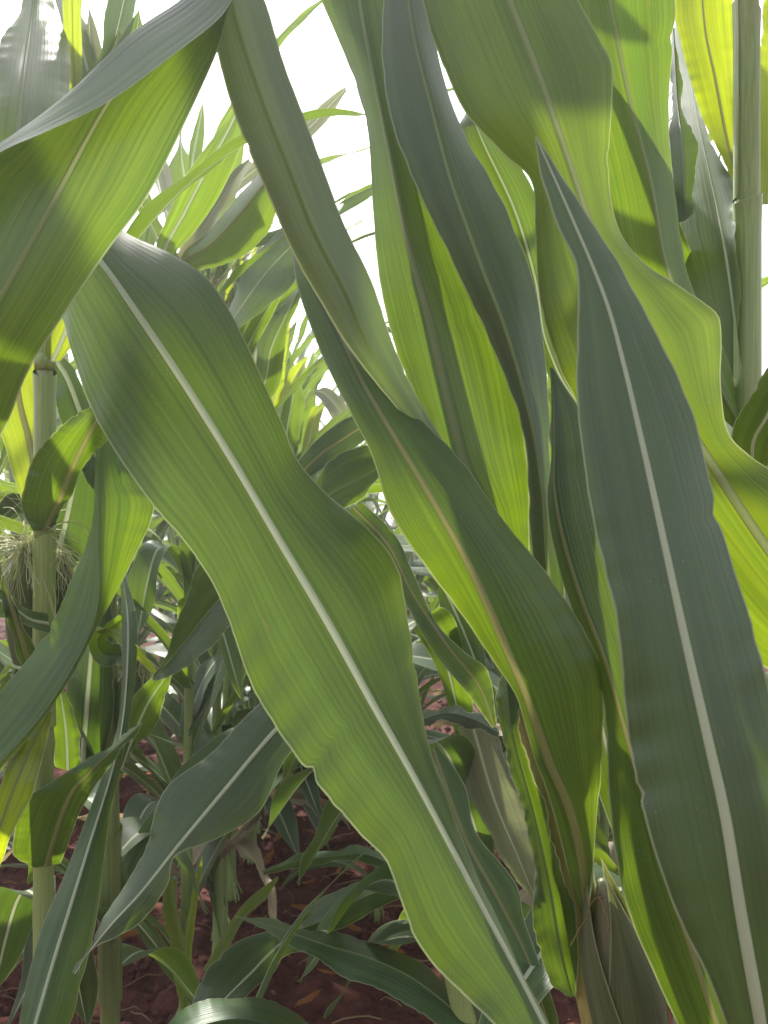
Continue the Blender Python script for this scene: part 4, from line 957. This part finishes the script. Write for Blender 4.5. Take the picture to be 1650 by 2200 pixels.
hero_leaf(e6, [(775, 905), (728, 850), (700, 832), (676, 838)], [(765, 930), (722, 872), (695, 845), (674, 840)], [(735, 940), (708, 890), (688, 860), (672, 842)], [2.7, 2.7, 2.8], rib=(3, 1), mat=M_PALE, n=30)
hero_leaf(e6, [(640, 1000), (655, 930), (668, 880), (690, 868)], [(655, 1000), (668, 930), (680, 890), (694, 870)], [(672, 1000), (684, 930), (692, 892), (698, 872)], [3.0, 3.0, 3.0], rib=(3, 1), mat=M_SUNLIT, n=30)

# ------------------------------------------------------------------ right row and rows further out
GR = 'maize plants of the right row'
for i, d in enumerate((1.2, 1.45, 1.7, 1.95, 2.2, 2.45, 2.7, 3.0, 3.3, 3.6, 3.9, 4.3)):
    field_plant(.47 + rng.uniform(-.03, .03), d, '%s maize plant along the right row, behind the stalk at the right edge' % (['second'] + ORD)[i], GR, 40 + i, 1.03, az0=rng.uniform(-.6, .6), low=3)
GF = 'maize plants of the outer left rows'
k = 0
for X in (-1.25, -2.05, -2.85):
    for d in np.arange(1.75 if X > -2 else (-X * 1.75), 6.5, .3 if X > -2 else .5):
        field_plant(X + rng.uniform(-.06, .06), d + rng.uniform(-.08, .08), 'maize plant in the rows beyond the left row, showing only between nearer leaves', GF, 60 + k, rng.uniform(.98, 1.1), ribs=X > -2, dry=1, low=2 if X > -2 else 0)
        k += 1

GV = 'short maize plants between the rows'
for i, (x, d, sc_, nm) in enumerate(((-.02, 2.35, .62, 'short maize plant low in the gap, nearest behind the middle blade'), (.12, 2.9, .66, 'short maize plant second in the gap behind the middle blade'),
                                (-.1, 3.3, .7, 'short maize plant third in the gap behind the middle blade'), (.08, 3.9, .8, 'short maize plant fourth in the gap behind the middle blade'), (-.06, 4.5, .85, 'short maize plant last in the gap behind the middle blade'))):
    field_plant(x, d, nm, GV, 140 + i, sc_, lo=1, low=3, tassel=False, dry=1)

# far field as one mass
def far_field():
    mb_v, mb_f, uvb, uvd, off = [], [], [], [], 0
    r = random.Random(77); Gs = []
    for X in np.arange(-14, 14, .85):
        for d in np.arange(5.2, 24, .5 if abs(X) < 4 else .9):
            if abs((X - 0) / d) > .75: continue
            if abs(X + .0) < .3: continue
            x0 = X + r.uniform(-.08, .08); y0 = d + r.uniform(-.15, .15); s = r.uniform(.92, 1.12)
            for q in range(8):
                _, _, G, us, _ = LEAFV[r.randrange(len(LEAFV))]
                g = G[::5][:, ::2] * (s * r.uniform(.8, 1.05)); an = r.uniform(0, 6.28); c, sn = math.cos(an), math.sin(an)
                g = np.stack([g[..., 0] * c - g[..., 1] * sn + x0, g[..., 0] * sn + g[..., 1] * c + y0, g[..., 2] + s * (.25 + q * .2)], 2)
                Gs.append((g, us[::2]))
    vs = np.concatenate([g.reshape(-1, 3) for g, _ in Gs])
    fs = []; o = 0
    for g, us in Gs:
        nr, nc = g.shape[:2]
        fs += [(o + a * nc + b, o + a * nc + b + 1, o + (a + 1) * nc + b + 1, o + (a + 1) * nc + b) for a in range(nr - 1) for b in range(nc - 1)]
        o += nr * nc
    me = bpy.data.meshes.new('far_maize'); me.from_pydata(vs.tolist(), [], fs)
    ub = np.concatenate([np.stack([np.tile((us + 1) / 2, (g.shape[0], 1)), np.tile(np.linspace(0, .8, g.shape[0])[:, None], (1, g.shape[1]))], 2).reshape(-1, 2) for g, us in Gs])
    ud = np.concatenate([np.stack([np.tile(.045 * (1 - abs(us)), (g.shape[0], 1)), np.tile(.045 * abs(us), (g.shape[0], 1))], 2).reshape(-1, 2) for g, us in Gs])
    li = np.zeros(len(me.loops), dtype=np.int32); me.loops.foreach_get('vertex_index', li)
    for nm, arr in (('blade', ub), ('dist', ud)):
        l = me.uv_layers.new(name=nm); l.data.foreach_set('uv', arr[li].astype(np.float32).ravel())
    me.polygons.foreach_set('use_smooth', [True] * len(me.polygons))
    me.materials.append(M_LEAFBG); me.update()
    ob = obj('far_maize', me); ob['kind'] = 'stuff'; ob['label'] = 'far maize field closing the view between the rows'
far_field()

# ------------------------------------------------------------------ added thin veil of air standing in for lens glare
def glare_haze():
    hb = MB(); x, y0, y1, z0, z1 = 950, -950, 950, -1.2, 3.2
    v = [(sx * x, y, z) for z in (z0, z1) for y in (y0, y1) for sx in (-1, 1)]
    hb.add(np.array(v), [(0, 2, 3, 1), (4, 5, 7, 6), (0, 1, 5, 4), (2, 6, 7, 3), (0, 4, 6, 2), (1, 3, 7, 5)])
    g = NG('lens_glare_veil')
    pv = g.n('ShaderNodeVolumePrincipled')
    pv.inputs['Color'].default_value = (0.93, 0.92, 0.96, 1)
    pv.inputs['Density'].default_value = GLARE_HAZE
    pv.inputs['Anisotropy'].default_value = 0.55
    g.t.links.new(pv.outputs[0], g.out.inputs['Volume'])
    me = bpy.data.meshes.new('glare_haze'); me.from_pydata(hb.v, [], hb.f); me.materials.append(g.m)
    o = obj('glare_haze', me); o['kind'] = 'stuff'; o['label'] = 'added veil over the whole field standing in for lens glare'
glare_haze()
